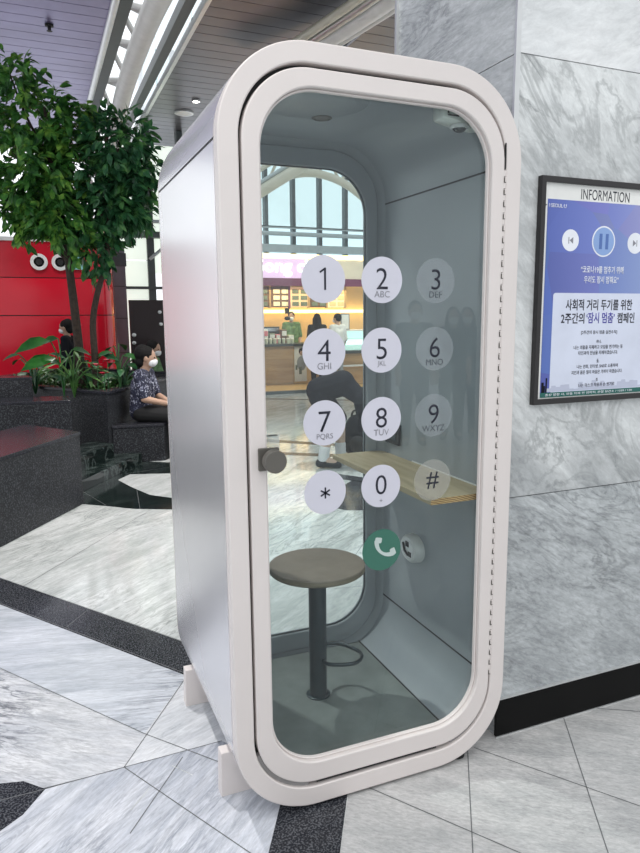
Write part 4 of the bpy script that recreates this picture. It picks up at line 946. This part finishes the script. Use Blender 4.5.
# ================================================================== PEOPLE
STAND = dict(pel=(0, 0, .95), chest=(0, .0, 1.26), neck=(0, .0, 1.44), head=(0, .025, 1.575),
             sh=(.165, 0, 1.385), el=(.215, -.02, 1.10), wr=(.205, .07, .86), hip=(.085, 0, .90), kn=(.095, .03, .49), an=(.095, -.02, .085))
def person(label, loc, yaw, pose=None, scale=1.0, head_rot=(0, 0), top='navy', bottom='blackcloth', sleeve=.55, leg=1.0, hair='short', masked=True, skin='skin', shoes='shoe', vox=.010, socks=None, grp=None):
    J = dict(STAND); J.update(pose or {})
    T = Matrix.Translation(V(loc)) @ Matrix.Rotation(math.radians(yaw), 4, 'Z') @ Matrix.Scale(scale, 4)
    def w(p): return T @ V(p)
    def side(k, s):
        v = J.get(k+('_r' if s > 0 else '_l'), None)
        if v is None: v = (s*J[k][0], J[k][1], J[k][2])
        return w(v)
    root = thing('person', label, 'person', loc, grp); k = scale
    pel, chest, neck, head = (w(J[q]) for q in ('pel', 'chest', 'neck', 'head'))
    R3 = (Matrix.Rotation(math.radians(yaw+head_rot[0]), 3, 'Z') @ Matrix.Rotation(math.radians(head_rot[1]), 3, 'X'))
    HX, HY, HZ = R3 @ V((1, 0, 0)), R3 @ V((0, 1, 0)), R3 @ V((0, 0, 1))
    sx = (T.to_3x3() @ V((1, 0, 0))).normalized()
    def torso(m, g):
        for s in (-1, 1):
            m.cap(pel+sx*s*.062*k, chest+sx*s*.068*k, (.098+g)*k, (.098+g)*k)
            m.cap(chest+sx*s*.06*k, side('sh', s)-sx*s*.02*k, (.090+g)*k, (.052+g)*k)
        m.cap(side('sh', -1), side('sh', 1), (.052+g)*k, (.052+g)*k)
    def arm(m, s, g, f):
        sh, el, wr = side('sh', s), side('el', s), side('wr', s)
        if f <= .5: m.cap(sh, sh.lerp(el, f*2), (.050+g)*k, (.046+g)*k)
        else: m.cap(sh, el, (.050+g)*k, (.040+g)*k); m.cap(el, el.lerp(wr, (f-.5)*2), (.040+g)*k, (.031+g)*k)
    def legm(m, s, g, f):
        h, kn, an = side('hip', s), side('kn', s), side('an', s)
        if f <= .5: m.cap(h, h.lerp(kn, f*2), (.088+g)*k, (.068+g)*k)
        else: m.cap(h, kn, (.088+g)*k, (.058+g)*k); m.cap(kn, kn.lerp(an, (f-.5)*2), (.057+g)*k, (.042+g)*k)
    def footdir(s):
        return (T.to_3x3() @ V((.12*s, 1, 0))).normalized()
    m = MB(); torso(m, 0)
    m.cap(neck-(head-neck)*.2, head-HZ*.03*k, .052*k, .05*k)
    m.ell(head, (.076*k, .094*k, .112*k), R3); m.ell(head+HY*.03*k-HZ*.055*k, (.052*k, .06*k, .055*k), R3)
    m.ell(head+HY*.098*k-HZ*.012*k, (.012*k, .018*k, .02*k), R3)
    for s in (-1, 1):
        m.ell(head+HX*s*.078*k-HZ*.01*k, (.012*k, .022*k, .032*k), R3)
        arm(m, s, 0, 1); legm(m, s, 0, 1)
        el, wr = side('el', s), side('wr', s); d = (wr-el).normalized()
        d2 = J.get('hand', None)
        if d2: d = (T.to_3x3() @ V((d2[0]*s, d2[1], d2[2]))).normalized()
        pn = d.cross(sx); pn = pn.normalized() if pn.length > .1 else V((0, 0, 1)); sd = d.cross(pn).normalized()
        palm = wr+d*.045*k; m.cap(wr, palm+d*.03*k, .028*k, .032*k)
        for q, L in enumerate((.062, .075, .070, .052)):
            b0 = palm+d*.038*k+sd*(q-1.5)*.0195*k; b1 = b0+d*L*.5*k+pn*.008*k; b2 = b1+(d*.75+pn*.55).normalized()*L*.5*k
            m.cap(b0-d*.02*k, b1, .0085*k, .0080*k, 8); m.cap(b1, b2, .0080*k, .0065*k, 8)
        tb = wr+d*.02*k-sd*.028*k; m.cap(tb, tb+(d*.7-sd*.6+pn*.2).normalized()*.055*k, .0105*k, .008*k, 8)
        an = side('an', s); m.cap(an, an+footdir(s)*.12*k-V((0, 0, .045*k)), .04*k, .03*k)
    m.build('body', skin, root, remesh=vox, smooth=180)
    m = MB(); torso(m, .014); arm(m, -1, .012, sleeve); arm(m, 1, .012, sleeve); m.build('top', top, root, remesh=vox, smooth=180)
    m = MB()
    m.cap(pel-sx*.055*k, pel+sx*.055*k, .112*k, .112*k)
    legm(m, -1, .014, leg); legm(m, 1, .014, leg); m.build('trousers', bottom, root, remesh=vox, smooth=180)
    for s in (-1, 1):
        an = side('an', s); fd = footdir(s); m = MB(); m.cap(an-V((0, 0, .04*k))-fd*.03*k, an+fd*.135*k-V((0, 0, .052*k)), .043*k, .034*k); m.cap(an-V((0, 0, .01*k)), an-V((0, 0, .04*k)), .046*k, .046*k)
        m.build('shoe', shoes, root, remesh=vox*.8, smooth=180)
        if socks:
            kn = side('kn', s); m = MB(); m.cap(an, an.lerp(kn, .28), .050*k, .052*k); m.build('sock', socks, root, remesh=vox*.8, smooth=180)
    m = MB(); m.ell(head+HZ*.022*k-HY*.020*k, (.087*k, .098*k, .106*k), R3)
    if hair == 'bun': m.ell(head+HZ*.04*k-HY*.06*k, (.10*k, .085*k, .095*k), R3); m.ell(head-HZ*.05*k-HY*.065*k, (.085*k, .06*k, .07*k), R3)
    if hair == 'long':
        m.cap(head-HY*.05*k, head-HY*.085*k-HZ*.26*k, .085*k, .07*k)
        for s in (-1, 1): m.cap(head+HX*s*.07*k, head+HX*s*.085*k-HZ*.2*k-HY*.03*k, .035*k, .03*k)
    m.build('hair', 'hair', root, remesh=vox*.8, smooth=180)
    if masked:
        m = MB(); m.ell(head+HY*.052*k-HZ*.045*k, (.064*k, .062*k, .052*k), R3); m.ell(head+HY*.085*k-HZ*.035*k, (.03*k, .034*k, .035*k), R3)
        m.build('face_mask', 'mask', root, remesh=vox*.6, smooth=180)
    else:
        m = MB(); m.ell(head+HY*.088*k-HZ*.058*k, (.022*k, .006*k, .006*k), R3); m.build('mouth', 'pink', root)
    m = MB()
    for s in (-1, 1): m.ell(head+HX*s*.031*k+HY*.083*k+HZ*.012*k, (.013*k, .009*k, .006*k), R3)
    m.build('eyes', 'eye', root); return root
SIT = dict(pel=(0, 0, .515), chest=(0, .03, .80), neck=(0, .055, .965), head=(0, .09, 1.095), sh=(.15, .045, .915), el=(.20, .11, .665), wr=(.055, .30, .60), hand=(-.3, 1, -.1),
           hip=(.09, .03, .50), kn=(.10, .42, .47), an=(.10, .44, .085))
person('seated woman in patterned navy blouse and white mask on granite bench', (.56, 5.93, 0), -118, SIT, 1.0, (8, -8), 'blouse', 'blackcloth', .42, 1.0, 'bun', vox=.0075)
person('seated person in green top behind the woman in patterned blouse', (1.06, 8.62, 0), -120, SIT, .97, (-10, -10), 'greencloth', 'blackcloth', .8, 1.0, 'bun', True, vox=.010)
person('person in dark top and white mask standing behind the planter leaves', (-.03, 9.05, 0), 70, None, .88, (0, -12), 'navy', 'navy', 1.0, 1.0, 'bun', True, vox=.011)
BEND = dict(pel=(0, -.10, .70), chest=(0, .12, .765), neck=(0, .34, .60), head=(0, .46, .48), sh=(.16, .27, .64), el=(.18, .31, .42), wr=(.13, .40, .24), hip=(.085, -.09, .65), kn_l=(-.10, .09, .43), kn_r=(.10, .0, .43), an_l=(-.10, .10, .085), an_r=(.10, -.06, .085))
person('person in navy bending over with bare shins and black shoes behind the booth', (2.25, 4.62, 0), -113, BEND, 1.12, (0, -70), 'navy', 'navy', .5, .56, 'short', True, vox=.0085, socks='sock', skin='skinpale')
b_ = thing('backpack', 'dark navy backpack on the floor before the bending person', 'bag', (2.72, 5.0, 0))
m = MB(); m.ell((2.72, 5.0, .23), (.14, .12, .23)); m.ell((2.72, 5.0, .14), (.16, .14, .138)); m.build('body', 'navy', b_, remesh=.012, smooth=180)
MB().tube(catmull([(2.66, 4.98, .44), (2.68, 4.97, .50), (2.76, 4.97, .50), (2.78, 4.98, .44)]), .012, 8).build('handle', 'blackcloth', b_)
MB().ell((2.68, 4.88, .15), (.09, .05, .09)).build('pocket', 'blackcloth', b_, smooth=180)
person('shop customer in black with long dark hair at the counter', (4.98, 11.75, .05), -10, None, .90, (0, 0), 'blackcloth', 'navy', 1.0, 1.0, 'long', True, vox=.013, grp='people at the shop counter')
person('shop customer in white shirt with short dark hair at the counter', (5.36, 11.55, .05), 15, None, .90, (20, 0), 'whitecloth', 'greycloth', .5, 1.0, 'short', True, vox=.013, grp='people at the shop counter')
person('shop worker in green apron facing out behind the shop counter', (5.0, 13.4, .05), 160, None, .93, (0, 0), 'greencloth', 'blackcloth', .5, 1.0, 'short', True, vox=.013, grp='people at the shop counter')
# three bystanders behind the camera, seen mirrored in the door glass
for x, y, yw, hr, tp, lab, sc in ((3.60, -5.2, 20, 'short', 'navy', 'bystander with short hair in dark shirt mirrored in door glass', 1.0), (4.22, -5.35, 30, 'long', 'blackcloth', 'middle bystander with long hair mirrored in door glass', .96), (4.52, -5.5, 30, 'long', 'navy', 'rightmost bystander with long hair mirrored in door glass', .96)):
    person(lab, (x, y, 0), yw, None, sc, (0, 0), tp, 'navy', .55, 1.0, hr, True, vox=.014, grp='bystanders mirrored in the glass')

# ================================================================== LIGHT
w = bpy.data.worlds.new('world'); S.world = w; w.use_nodes = True
nt = w.node_tree; bg = nt.nodes['Background']
tc = nt.nodes.new('ShaderNodeTexCoord'); sp = nt.nodes.new('ShaderNodeSeparateXYZ'); link(nt, tc.outputs['Generated'], sp.inputs[0])
mr = nt.nodes.new('ShaderNodeMapRange'); mr.inputs['From Min'].default_value = -.5; mr.inputs['From Max'].default_value = .45
mr.inputs['To Min'].default_value = .86; mr.inputs['To Max'].default_value = 1.30; link(nt, sp.outputs['Y'], mr.inputs['Value'])
bg.inputs['Color'].default_value = (0.93, 0.965, 1.0, 1); link(nt, mr.outputs[0], bg.inputs['Strength'])
def area(name, loc, rot, sx, sy, energy, col=(1, 1, 1)):
    l = bpy.data.lights.new(name, 'AREA'); l.shape = 'RECTANGLE'; l.size = sx; l.size_y = sy; l.energy = energy; l.color = col
    o = bpy.data.objects.new(name, l); COL.objects.link(o); o.location = loc; o.rotation_euler = rot; return o
def spot(name, loc, energy, size=1.2, col=(1, .97, .93), r=.06):
    l = bpy.data.lights.new(name, 'SPOT'); l.energy = energy; l.spot_size = size; l.spot_blend = .6; l.shadow_soft_size = r; l.color = col
    o = bpy.data.objects.new(name, l); COL.objects.link(o); o.location = loc; return o
area('shop_light', (5.2, 12.9, 2.1), (0, 0, 0), 3.5, 1.0, 45, (1, .78, .48))
area('shop_front_light', (5.2, 10.6, 2.9), (math.radians(35), 0, 0), 3.0, .4, 45, (1, .88, .70))
area('booth_front_fill', (-1.5, -4.5, 6.5), (math.radians(38), math.radians(-8), 0), 6, 4, 130, (1, .985, .96))  # added area light behind the camera, brightens booth front and near floor
spot('fill_spot', (-.9, 3.0, 4.9), 520, 1.7)  # this and the spots below: added fill for floor and kiosk, no fixtures
spot('fill_spot', (2.6, 4.6, 4.9), 620, 1.5)
spot('fill_spot', (-.3, 8.4, 4.9), 240, 1.5)
spot('fill_spot', (-.9, -.6, 4.9), 90)
spot('fill_spot', (1.9, -1.4, 4.9), 60)

# ================================================================== CAMERA
cam = bpy.data.cameras.new('camera'); co = bpy.data.objects.new('camera', cam); COL.objects.link(co); S.camera = co
fpx, yaw, pit, rol = 691.034, .4044, -.1611, -.0062
f = V((math.sin(yaw)*math.cos(pit), math.cos(yaw)*math.cos(pit), math.sin(pit))); r = V((math.cos(yaw), -math.sin(yaw), 0)); u = r.cross(f)
r2 = r*math.cos(rol)+u*math.sin(rol); u2 = -r*math.sin(rol)+u*math.cos(rol)
mt = Matrix((r2, u2, -f)).transposed().to_4x4(); mt.translation = V((-.462, -1.826, 1.530)); co.matrix_world = mt
cam.sensor_fit = 'VERTICAL'; cam.sensor_height = 24; cam.lens = fpx*24/853
cam.shift_x = -(334-320)/853; cam.shift_y = (428-426.5)/853
cam.clip_start = .05; cam.clip_end = 200
vs = S.view_settings; vs.view_transform = 'Standard'; vs.look = 'None'; vs.exposure = 0.15; vs.gamma = 1; vs.use_curve_mapping = False
